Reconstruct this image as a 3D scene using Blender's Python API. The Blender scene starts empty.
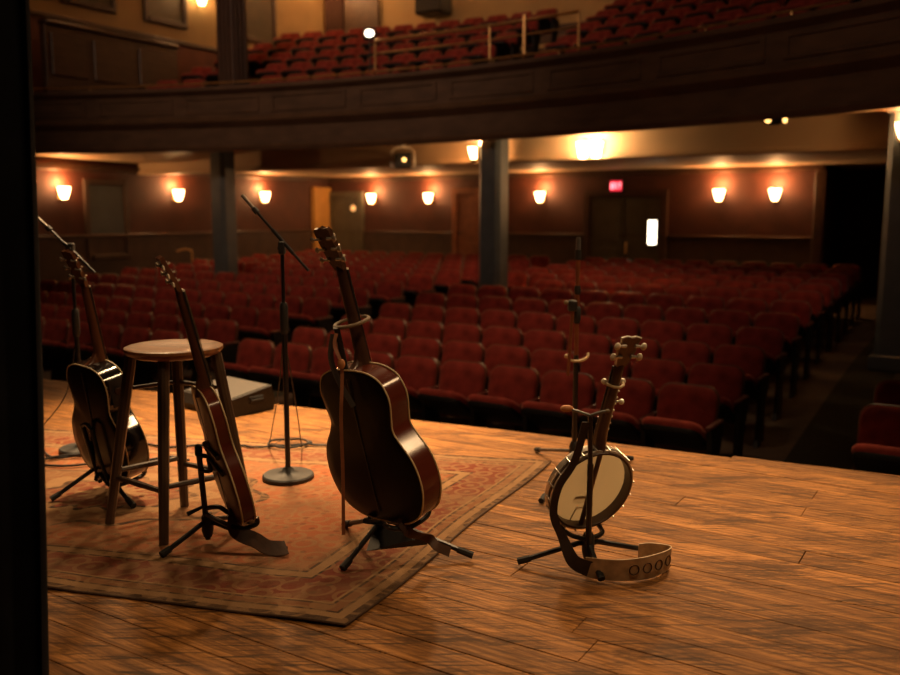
import bpy, bmesh, math, random
from mathutils import Vector, Matrix, Euler

random.seed(7)
scene = bpy.context.scene
COL = scene.collection
PI = math.pi

# ------------------------------------------------------------------ camera, world, lights, exposure
CAM_H = 1.22
PITCH = math.radians(8.13)
cam_data = bpy.data.cameras.new("camera")
cam_data.sensor_width = 36.0
cam_data.lens = 35.0
cam_data.clip_start = 0.05
cam_data.clip_end = 200
cam_data.dof.use_dof = True
cam_data.dof.focus_distance = 3.0
cam_data.dof.aperture_fstop = 2.0
cam = bpy.data.objects.new("camera", cam_data)
COL.objects.link(cam)
cam.location = (0, 0, CAM_H)
cam.rotation_euler = (PI / 2 - PITCH, 0, 0)
scene.camera = cam

world = bpy.data.worlds.new("world")
scene.world = world
world.use_nodes = True
world.node_tree.nodes["Background"].inputs[0].default_value = (0.9, 0.5, 0.28, 1)
world.node_tree.nodes["Background"].inputs[1].default_value = 0.004

scene.view_settings.view_transform = 'Standard'
scene.view_settings.look = 'None'
scene.view_settings.gamma = 1.0
scene.view_settings.exposure = 0.0
scene.view_settings.use_curve_mapping = False

# house frame: u runs along the seat rows, v from the stage towards the back wall
HA = math.radians(32)
HC, HS = math.cos(HA), math.sin(HA)
def HV(u, v, z=0.0):
    return Vector((u * HC + v * HS, -u * HS + v * HC, z))
def toUV(x, y):
    return x * HC - y * HS, x * HS + y * HC

def aim(loc, target):
    return (Vector(target) - Vector(loc)).to_track_quat('-Z', 'Y').to_euler()

def spot(name, loc, target, power, color, size=60, blend=0.6, radius=0.15):
    d = bpy.data.lights.new(name, 'SPOT')
    d.energy = power; d.color = color; d.spot_size = math.radians(size)
    d.spot_blend = blend; d.shadow_soft_size = radius
    o = bpy.data.objects.new(name, d); COL.objects.link(o)
    o.location = loc; o.rotation_euler = aim(loc, target)
    return o

def point(name, loc, power, color, radius=0.05):
    d = bpy.data.lights.new(name, 'POINT')
    d.energy = power; d.color = color; d.shadow_soft_size = radius
    o = bpy.data.objects.new(name, d); COL.objects.link(o); o.location = loc
    return o

WARM = (1.0, 0.63, 0.31)
# lamps over the stage and front-of-house lamps hung over the auditorium
spot("stage_downlight", (-1.2, 5.8, 6.0), (-1.1, 5.0, 0.0), 6200, WARM, 34, 1.0, 0.30)
spot("stage_downlight", (1.9, 5.3, 6.0), (1.4, 4.2, 0.0), 1500, WARM, 42, 1.0, 0.30)
spot("front_of_house_lamp", (-3.6, 9.8, 6.0), (-0.6, 4.6, 0.0), 1300, WARM, 34, 1.0, 0.30)
spot("front_of_house_lamp", (0.2, 10.4, 6.6), (0.2, 4.1, 0.0), 1200, WARM, 38, 1.0, 0.30)
spot("front_of_house_lamp", (3.6, 9.0, 6.4), (1.3, 3.7, 0.0), 800, WARM, 42, 1.0, 0.30)
spot("stage_lamp", (0.8, 0.2, 5.2), (-0.3, 3.3, 0.5), 240, WARM, 60, 1.0, 0.35)
spot("stage_lamp", (3.2, 2.6, 4.4), (0.2, 3.0, 0.5), 260, WARM, 50, 1.0, 0.30)
# dim house lamps in the auditorium ceiling, and an added balcony fill
spot("house_and_fill_lamp", HV(-4.6, 5.2, 8.0), HV(-4.9, 7.0, -0.8), 1050, (1.0, 0.60, 0.34), 50, 1.0, 0.5)
spot("house_and_fill_lamp", HV(-9.5, 5.2, 8.0), HV(-9.5, 7.2, -0.8), 400, (1.0, 0.60, 0.34), 54, 1.0, 0.5)
spot("house_and_fill_lamp", HV(-7.5, 1.5, 7.0), HV(-10.0, 12.0, 3.4), 1300, (1.0, 0.62, 0.40), 60, 1.0, 0.5)
spot("house_and_fill_lamp", HV(-2.5, 1.0, 7.0), HV(-3.2, 10.5, 2.9), 420, (1.0, 0.62, 0.40), 50, 1.0, 0.5)  # added spot over the stage, brightens the right half of the balcony front

# ------------------------------------------------------------------ helpers
def thing(name, label, cat, loc=(0, 0, 0), rot=(0, 0, 0), group=None, kind=None):
    o = bpy.data.objects.new(name, None)
    o.empty_display_size = 0.1
    COL.objects.link(o)
    o.location = loc
    o.rotation_euler = rot
    o["label"] = label
    o["category"] = cat
    if group: o["group"] = group
    if kind: o["kind"] = kind
    return o

def tag(o, label, cat=None, group=None, kind=None):
    o["label"] = label
    if cat: o["category"] = cat
    if group: o["group"] = group
    if kind: o["kind"] = kind
    return o

class MB:
    """collects vertices and faces of one mesh"""
    def __init__(self):
        self.v = []; self.f = []
    def add(self, vs, fs):
        n = len(self.v)
        self.v += [tuple(p) for p in vs]
        self.f += [tuple(i + n for i in f) for f in fs]
        return self
    def box(self, x0, x1, y0, y1, z0, z1):
        vs = [(x0, y0, z0), (x1, y0, z0), (x1, y1, z0), (x0, y1, z0), (x0, y0, z1), (x1, y0, z1), (x1, y1, z1), (x0, y1, z1)]
        fs = [(3, 2, 1, 0), (4, 5, 6, 7), (0, 1, 5, 4), (1, 2, 6, 5), (2, 3, 7, 6), (3, 0, 4, 7)]
        return self.add(vs, fs)
    def cbox(self, x0, x1, y0, y1, z0, z1, c):
        """box with every edge chamfered by c"""
        bm = bmesh.new()
        bmesh.ops.create_cube(bm, size=1)
        for p in bm.verts:
            p.co = Vector(((x0 + x1) / 2 + p.co.x * (x1 - x0), (y0 + y1) / 2 + p.co.y * (y1 - y0), (z0 + z1) / 2 + p.co.z * (z1 - z0)))
        bmesh.ops.bevel(bm, geom=bm.edges[:], offset=c, segments=1, affect='EDGES')
        bm.verts.index_update()
        self.add([p.co[:] for p in bm.verts], [[q.index for q in f.verts] for f in bm.faces])
        bm.free()
        return self
    def loft(self, rings, cap0=True, cap1=True, closed=True):
        n = len(rings[0]); vs = []; fs = []
        for r in rings: vs += list(r)
        m = n if closed else n - 1
        for k in range(len(rings) - 1):
            for i in range(m):
                j = (i + 1) % n
                fs.append((k * n + i, k * n + j, (k + 1) * n + j, (k + 1) * n + i))
        if closed and cap0: fs.append(tuple(reversed(range(n))))
        if closed and cap1: fs.append(tuple((len(rings) - 1) * n + i for i in range(n)))
        return self.add(vs, fs)
    def tube(self, pts, r, n=8, closed=False):
        pts = [Vector(p) for p in pts]
        N = len(pts)
        rr = r if isinstance(r, (list, tuple)) else [r] * N
        tang = []
        for i in range(N):
            if closed: t = pts[(i + 1) % N] - pts[i - 1]
            else: t = pts[min(i + 1, N - 1)] - pts[max(i - 1, 0)]
            tang.append(t.normalized() if t.length > 1e-9 else Vector((0, 0, 1)))
        a = Vector((0, 0, 1)) if abs(tang[0].z) < 0.9 else Vector((1, 0, 0))
        nrm = tang[0].cross(a).normalized()
        rings = []
        for i in range(N):
            if i > 0:
                q = tang[i - 1].rotation_difference(tang[i])
                nrm = q @ nrm
            nrm = (nrm - tang[i] * nrm.dot(tang[i])).normalized()
            b = tang[i].cross(nrm)
            rings.append([pts[i] + (nrm * math.cos(2 * PI * k / n) + b * math.sin(2 * PI * k / n)) * rr[i] for k in range(n)])
        if closed:
            rings.append(rings[0])
            return self.loft(rings, False, False)
        return self.loft(rings)
    def lathe(self, prof, n=24, org=(0, 0, 0), caps=True):
        ox, oy, oz = org
        rings = [[(ox + r * math.cos(2 * PI * k / n), oy + r * math.sin(2 * PI * k / n), oz + z) for k in range(n)] for r, z in prof]
        return self.loft(rings, caps, caps)
    def ribbon(self, pts, wdir, width, thick=0.003):
        """a strap: swept flat band; wdir = one vector or one per point"""
        pts = [Vector(p) for p in pts]; N = len(pts); rings = []
        for i in range(N):
            w = Vector(wdir[i] if isinstance(wdir[0], (tuple, list, Vector)) else wdir)
            t = (pts[min(i + 1, N - 1)] - pts[max(i - 1, 0)]).normalized()
            w = (w - t * w.dot(t)).normalized()
            nn = t.cross(w).normalized() * thick / 2
            ww = width[i] if isinstance(width, (list, tuple)) else width
            a = w * ww / 2
            rings.append([pts[i] - a - nn, pts[i] + a - nn, pts[i] + a + nn, pts[i] - a + nn])
        return self.loft(rings)
    def ball(self, c, r, n=10, m=6, sc=(1, 1, 1)):
        rings = []
        for k in range(1, m):
            t = PI * k / m
            rings.append([(c[0] + sc[0] * r * math.sin(t) * math.cos(2 * PI * i / n), c[1] + sc[1] * r * math.sin(t) * math.sin(2 * PI * i / n), c[2] - sc[2] * r * math.cos(t)) for i in range(n)])
        return self.loft(rings)
    def xf(self, mtx):
        self.v = [tuple(mtx @ Vector(p)) for p in self.v]
        return self
    def mesh(self, name, mat, smooth=35):
        me = bpy.data.meshes.new(name)
        me.from_pydata(self.v, [], self.f)
        bm = bmesh.new(); bm.from_mesh(me)
        bmesh.ops.recalc_face_normals(bm, faces=bm.faces)
        bm.to_mesh(me); bm.free()
        me.materials.append(mat)
        if smooth:
            me.polygons.foreach_set("use_smooth", [True] * len(me.polygons))
            me.set_sharp_from_angle(angle=math.radians(smooth))
        return me
    def build(self, name, mat, parent=None, smooth=35, loc=(0, 0, 0), rot=(0, 0, 0)):
        return link(name, self.mesh(name, mat, smooth), parent, loc, rot)

def link(name, me, parent=None, loc=(0, 0, 0), rot=(0, 0, 0)):
    o = bpy.data.objects.new(name, me)
    COL.objects.link(o)
    o.location = loc; o.rotation_euler = rot
    if parent: o.parent = parent
    return o

def catmull(pts, per=6, closed=False):
    pts = [Vector(p) for p in pts]; N = len(pts); out = []
    segs = N if closed else N - 1
    for i in range(segs):
        p0 = pts[i - 1] if (closed or i > 0) else pts[0]
        p1 = pts[i]; p2 = pts[(i + 1) % N]
        p3 = pts[(i + 2) % N] if (closed or i + 2 < N) else pts[-1]
        for k in range(per):
            t = k / per
            out.append(0.5 * ((2 * p1) + (p2 - p0) * t + (2 * p0 - 5 * p1 + 4 * p2 - p3) * t * t + (3 * p1 - p0 - 3 * p2 + p3) * t ** 3))
    if not closed: out.append(pts[-1])
    return out

# ------------------------------------------------------------------ materials
def new_mat(name):
    m = bpy.data.materials.new(name); m.use_nodes = True
    nt = m.node_tree
    return m, nt, nt.nodes["Principled BSDF"]

def N(nt, t, **kw):
    n = nt.nodes.new(t)
    for k, v in kw.items(): setattr(n, k, v)
    return n

def M(name, col, rough=0.5, metal=0.0, var=0.15, scale=18.0, bump=0.0, coat=0.0, sheen=0.0, stretch=(1, 1, 1), spec=0.5):
    m, nt, b = new_mat(name)
    tc = N(nt, "ShaderNodeTexCoord"); mp = N(nt, "ShaderNodeMapping")
    mp.inputs["Scale"].default_value = stretch
    no = N(nt, "ShaderNodeTexNoise"); no.inputs["Scale"].default_value = scale; no.inputs["Detail"].default_value = 5
    cr = N(nt, "ShaderNodeValToRGB")
    cr.color_ramp.elements[0].position = 0.3; cr.color_ramp.elements[1].position = 0.7
    cr.color_ramp.elements[0].color = tuple(c * (1 - var) for c in col) + (1,)
    cr.color_ramp.elements[1].color = tuple(min(1, c * (1 + var)) for c in col) + (1,)
    nt.links.new(tc.outputs["Object"], mp.inputs[0]); nt.links.new(mp.outputs[0], no.inputs["Vector"])
    nt.links.new(no.outputs["Fac"], cr.inputs[0]); nt.links.new(cr.outputs[0], b.inputs["Base Color"])
    b.inputs["Roughness"].default_value = rough; b.inputs["Metallic"].default_value = metal
    b.inputs["Specular IOR Level"].default_value = spec
    if coat:
        b.inputs["Coat Weight"].default_value = coat; b.inputs["Coat Roughness"].default_value = 0.08
    if sheen:
        b.inputs["Sheen Weight"].default_value = sheen; b.inputs["Sheen Roughness"].default_value = 0.4
        b.inputs["Sheen Tint"].default_value = (1.0, 0.45, 0.35, 1)
    if bump:
        bp = N(nt, "ShaderNodeBump"); bp.inputs["Strength"].default_value = bump; bp.inputs["Distance"].default_value = 0.01
        nt.links.new(no.outputs["Fac"], bp.inputs["Height"]); nt.links.new(bp.outputs[0], b.inputs["Normal"])
    return m

def EM(name, col, strength):
    m, nt, b = new_mat(name)
    b.inputs["Base Color"].default_value = tuple(col) + (1,)
    b.inputs["Emission Color"].default_value = tuple(col) + (1,)
    b.inputs["Emission Strength"].default_value = strength
    b.inputs["Roughness"].default_value = 0.4
    return m

def floor_mat():
    m, nt, b = new_mat("worn stage boards")
    tc = N(nt, "ShaderNodeTexCoord"); oi = N(nt, "ShaderNodeObjectInfo"); geo = N(nt, "ShaderNodeNewGeometry")
    off = N(nt, "ShaderNodeMath", operation='MULTIPLY'); off.inputs[1].default_value = 37.0
    nt.links.new(oi.outputs["Random"], off.inputs[0])
    ad = N(nt, "ShaderNodeVectorMath", operation='ADD')
    nt.links.new(tc.outputs["Object"], ad.inputs[0]); nt.links.new(off.outputs[0], ad.inputs[1])
    mp = N(nt, "ShaderNodeMapping"); mp.inputs["Scale"].default_value = (2.0, 40, 8)
    nt.links.new(ad.outputs[0], mp.inputs[0])
    grain = N(nt, "ShaderNodeTexNoise"); grain.inputs["Scale"].default_value = 1.8; grain.inputs["Detail"].default_value = 10; grain.inputs["Roughness"].default_value = 0.72
    grain.inputs["Distortion"].default_value = 0.5
    nt.links.new(mp.outputs[0], grain.inputs["Vector"])
    cr = N(nt, "ShaderNodeValToRGB")
    e = cr.color_ramp.elements
    e[0].position = 0.33; e[0].color = (0.075, 0.030, 0.010, 1)
    e[1].position = 0.66; e[1].color = (0.54, 0.245, 0.068, 1)
    k = e.new(0.5); k.color = (0.26, 0.110, 0.031, 1)
    nt.links.new(grain.outputs["Fac"], cr.inputs[0])
    # board to board tone
    vr = N(nt, "ShaderNodeMapRange"); vr.inputs[3].default_value = 0.72; vr.inputs[4].default_value = 1.2
    nt.links.new(oi.outputs["Random"], vr.inputs[0])
    mul = N(nt, "ShaderNodeVectorMath", operation='SCALE')
    nt.links.new(cr.outputs[0], mul.inputs[0]); nt.links.new(vr.outputs[0], mul.inputs["Scale"])
    # worn dark blotches and scuffs, stretched along the boards
    mp2 = N(nt, "ShaderNodeMapping"); mp2.inputs["Rotation"].default_value = (0, 0, HA); mp2.inputs["Scale"].default_value = (1.0, 4.6, 1)
    nt.links.new(geo.outputs["Position"], mp2.inputs[0])
    bl = N(nt, "ShaderNodeTexNoise"); bl.inputs["Scale"].default_value = 1.7; bl.inputs["Detail"].default_value = 12; bl.inputs["Roughness"].default_value = 0.78
    nt.links.new(mp2.outputs[0], bl.inputs["Vector"])
    br = N(nt, "ShaderNodeValToRGB"); br.color_ramp.elements[0].position = 0.52; br.color_ramp.elements[1].position = 0.60
    nt.links.new(bl.outputs["Fac"], br.inputs[0])
    mx = N(nt, "ShaderNodeMix", data_type='RGBA')
    sc = N(nt, "ShaderNodeMath", operation='MULTIPLY'); sc.inputs[1].default_value = 0.80
    nt.links.new(br.outputs[0], sc.inputs[0]); nt.links.new(sc.outputs[0], mx.inputs[0])
    nt.links.new(mul.outputs[0], mx.inputs[6]); mx.inputs[7].default_value = (0.060, 0.026, 0.010, 1)
    # fine scratches
    mp3 = N(nt, "ShaderNodeMapping"); mp3.inputs["Rotation"].default_value = (0, 0, HA); mp3.inputs["Scale"].default_value = (2.4, 44, 1)
    nt.links.new(geo.outputs["Position"], mp3.inputs[0])
    s2 = N(nt, "ShaderNodeTexNoise"); s2.inputs["Scale"].default_value = 2.2; s2.inputs["Detail"].default_value = 8
    nt.links.new(mp3.outputs[0], s2.inputs["Vector"])
    s2r = N(nt, "ShaderNodeValToRGB"); s2r.color_ramp.elements[0].position = 0.55; s2r.color_ramp.elements[1].position = 0.62
    nt.links.new(s2.outputs["Fac"], s2r.inputs[0])
    sc2 = N(nt, "ShaderNodeMath", operation='MULTIPLY'); sc2.inputs[1].default_value = 0.85
    nt.links.new(s2r.outputs[0], sc2.inputs[0])
    mx2 = N(nt, "ShaderNodeMix", data_type='RGBA')
    nt.links.new(sc2.outputs[0], mx2.inputs[0]); nt.links.new(mx.outputs[2], mx2.inputs[6]); mx2.inputs[7].default_value = (0.05, 0.024, 0.01, 1)
    nt.links.new(mx2.outputs[2], b.inputs["Base Color"])
    rr = N(nt, "ShaderNodeMapRange"); rr.inputs[3].default_value = 0.48; rr.inputs[4].default_value = 0.70; b.inputs["Specular IOR Level"].default_value = 0.16
    nt.links.new(bl.outputs["Fac"], rr.inputs[0]); nt.links.new(rr.outputs[0], b.inputs["Roughness"])
    bp = N(nt, "ShaderNodeBump"); bp.inputs["Strength"].default_value = 0.35; bp.inputs["Distance"].default_value = 0.004
    nt.links.new(grain.outputs["Fac"], bp.inputs["Height"]); nt.links.new(bp.outputs[0], b.inputs["Normal"])
    return m

RUG_L, RUG_W = 3.2, 1.95
def rug_mat():
    m, nt, b = new_mat("faded oriental rug")
    uv = N(nt, "ShaderNodeUVMap"); uv.uv_map = "UVMap"
    sp = N(nt, "ShaderNodeSeparateXYZ"); nt.links.new(uv.outputs[0], sp.inputs[0])   # uv in metres
    def mth(op, a, b_=None, c=None):
        n = N(nt, "ShaderNodeMath", operation=op)
        for i, q in enumerate((a, b_, c)):
            if q is None: continue
            if isinstance(q, (int, float)): n.inputs[i].default_value = q
            else: nt.links.new(q, n.inputs[i])
        return n.outputs[0]
    x, y = sp.outputs[0], sp.outputs[1]
    ex = mth('MINIMUM', x, mth('SUBTRACT', RUG_L, x)); ey = mth('MINIMUM', y, mth('SUBTRACT', RUG_W, y))
    e = mth('MINIMUM', ex, ey)
    en = mth('DIVIDE', e, 0.5)
    band = N(nt, "ShaderNodeValToRGB"); band.color_ramp.interpolation = 'CONSTANT'
    el = band.color_ramp.elements
    RED = (0.155, 0.030, 0.015, 1); TAN = (0.29, 0.165, 0.078, 1); BRN = (0.035, 0.019, 0.013, 1); ORG = (0.20, 0.080, 0.034, 1)
    el[0].position = 0.0; el[0].color = BRN
    el[1].position = 0.05; el[1].color = TAN
    for pos, c in ((0.11, BRN), (0.13, ORG), (0.20, BRN), (0.22, TAN), (0.24, RED), (0.56, BRN), (0.58, TAN), (0.66, BRN), (0.68, ORG)):
        k = el.new(pos); k.color = c
    nt.links.new(en, band.inputs[0])
    # flower heads
    vo = N(nt, "ShaderNodeTexVoronoi"); vo.inputs["Scale"].default_value = 11.0; vo.inputs["Randomness"].default_value = 0.55
    nt.links.new(uv.outputs[0], vo.inputs["Vector"])
    ring = mth('SINE', mth('MULTIPLY', vo.outputs["Distance"], 15.0))
    fl = N(nt, "ShaderNodeValToRGB"); fe = fl.color_ramp.elements
    fe[0].position = 0.30; fe[0].color = (0, 0, 0, 1); fe[1].position = 0.62; fe[1].color = (1, 1, 1, 1)
    nt.links.new(ring, fl.inputs[0])
    vo2 = N(nt, "ShaderNodeTexVoronoi"); vo2.inputs["Scale"].default_value = 21.0; vo2.inputs["Randomness"].default_value = 0.7
    nt.links.new(uv.outputs[0], vo2.inputs["Vector"])
    vin = N(nt, "ShaderNodeValToRGB"); vin.color_ramp.elements[0].position = 0.20; vin.color_ramp.elements[1].position = 0.30
    vin.color_ramp.elements[0].color = (1, 1, 1, 1); vin.color_ramp.elements[1].color = (0, 0, 0, 1)
    nt.links.new(vo2.outputs["Distance"], vin.inputs[0])
    # medallion
    cx_ = mth('SUBTRACT', x, RUG_L / 2); cy_ = mth('SUBTRACT', y, RUG_W / 2)
    rad = mth('SQRT', mth('ADD', mth('MULTIPLY', mth('MULTIPLY', cx_, cx_), 0.42), mth('MULTIPLY', cy_, cy_)))
    ang = mth('ARCTAN2', cy_, cx_)
    rp = mth('ADD', rad, mth('MULTIPLY', mth('SINE', mth('MULTIPLY', ang, 12.0)), 0.025))
    med = N(nt, "ShaderNodeValToRGB"); med.color_ramp.interpolation = 'CONSTANT'; me_ = med.color_ramp.elements
    me_[0].position = 0; me_[0].color = TAN; me_[1].position = 0.10; me_[1].color = RED
    for pos, c in ((0.25, BRN), (0.28, TAN), (0.36, ORG), (0.50, BRN), (0.53, (0.30, 0.09, 0.035, 1))):
        k = me_.new(pos); k.color = c
    nt.links.new(mth('MULTIPLY', rp, 1.25), med.inputs[0])
    infield = mth('GREATER_THAN', en, 0.72)
    a = N(nt, "ShaderNodeMix", data_type='RGBA'); nt.links.new(infield, a.inputs[0]); nt.links.new(band.outputs[0], a.inputs[6]); nt.links.new(med.outputs[0], a.inputs[7])
    b1 = N(nt, "ShaderNodeMix", data_type='RGBA'); nt.links.new(mth('MULTIPLY', fl.outputs[0], 0.55), b1.inputs[0]); nt.links.new(a.outputs[2], b1.inputs[6]); b1.inputs[7].default_value = TAN
    b2 = N(nt, "ShaderNodeMix", data_type='RGBA'); nt.links.new(mth('MULTIPLY', vin.outputs[0], 0.42), b2.inputs[0]); nt.links.new(b1.outputs[2], b2.inputs[6]); b2.inputs[7].default_value = BRN
    # wear towards bare tan warp
    no = N(nt, "ShaderNodeTexNoise"); no.inputs["Scale"].default_value = 4.5; no.inputs["Detail"].default_value = 9; no.inputs["Roughness"].default_value = 0.75
    nt.links.new(uv.outputs[0], no.inputs["Vector"])
    wr = N(nt, "ShaderNodeMapRange"); wr.inputs[1].default_value = 0.38; wr.inputs[2].default_value = 0.66; wr.inputs[3].default_value = 0.0; wr.inputs[4].default_value = 0.85
    nt.links.new(no.outputs["Fac"], wr.inputs[0])
    b3 = N(nt, "ShaderNodeMix", data_type='RGBA'); nt.links.new(wr.outputs[0], b3.inputs[0]); nt.links.new(b2.outputs[2], b3.inputs[6]); b3.inputs[7].default_value = (0.195, 0.110, 0.055, 1)
    nt.links.new(b3.outputs[2], b.inputs["Base Color"])
    b.inputs["Roughness"].default_value = 0.9; b.inputs["Specular IOR Level"].default_value = 0.15
    fi = N(nt, "ShaderNodeTexNoise"); fi.inputs["Scale"].default_value = 160; fi.inputs["Detail"].default_value = 3
    nt.links.new(uv.outputs[0], fi.inputs["Vector"])
    bp = N(nt, "ShaderNodeBump"); bp.inputs["Strength"].default_value = 0.5; bp.inputs["Distance"].default_value = 0.006
    nt.links.new(fi.outputs["Fac"], bp.inputs["Height"]); nt.links.new(bp.outputs[0], b.inputs["Normal"])
    return m

def guitar_back_mat(name, centre, edge, W, B, rough=0.18, spec=0.2):
    """wood plate stained dark at the rim (a sunburst finish) with a lengthwise grain"""
    m, nt, b = new_mat(name)
    tc = N(nt, "ShaderNodeTexCoord"); mp = N(nt, "ShaderNodeMapping"); mp.inputs["Scale"].default_value = (40, 1, 2.0)
    nt.links.new(tc.outputs["Object"], mp.inputs[0])
    no = N(nt, "ShaderNodeTexNoise"); no.inputs["Scale"].default_value = 2.0; no.inputs["Detail"].default_value = 6
    nt.links.new(mp.outputs[0], no.inputs["Vector"])
    mp2 = N(nt, "ShaderNodeMapping"); mp2.inputs["Location"].default_value = (0, 0, -0.5); mp2.inputs["Scale"].default_value = (2.0 / W, 0, 1.05 / B)
    nt.links.new(tc.outputs["Object"], mp2.inputs[0])
    ln = N(nt, "ShaderNodeVectorMath", operation='LENGTH'); nt.links.new(mp2.outputs[0], ln.inputs[0])
    cr = N(nt, "ShaderNodeValToRGB"); cr.color_ramp.elements[0].position = 0.1; cr.color_ramp.elements[1].position = 0.85
    cr.color_ramp.elements[0].color = tuple(centre) + (1,); cr.color_ramp.elements[1].color = tuple(edge) + (1,)
    nt.links.new(ln.outputs["Value"], cr.inputs[0])
    vr = N(nt, "ShaderNodeMapRange"); vr.inputs[3].default_value = 0.6; vr.inputs[4].default_value = 1.35
    nt.links.new(no.outputs["Fac"], vr.inputs[0])
    ml = N(nt, "ShaderNodeVectorMath", operation='SCALE'); nt.links.new(cr.outputs[0], ml.inputs[0]); nt.links.new(vr.outputs[0], ml.inputs["Scale"])
    nt.links.new(ml.outputs[0], b.inputs["Base Color"])
    b.inputs["Roughness"].default_value = rough; b.inputs["Specular IOR Level"].default_value = spec
    return m

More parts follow.
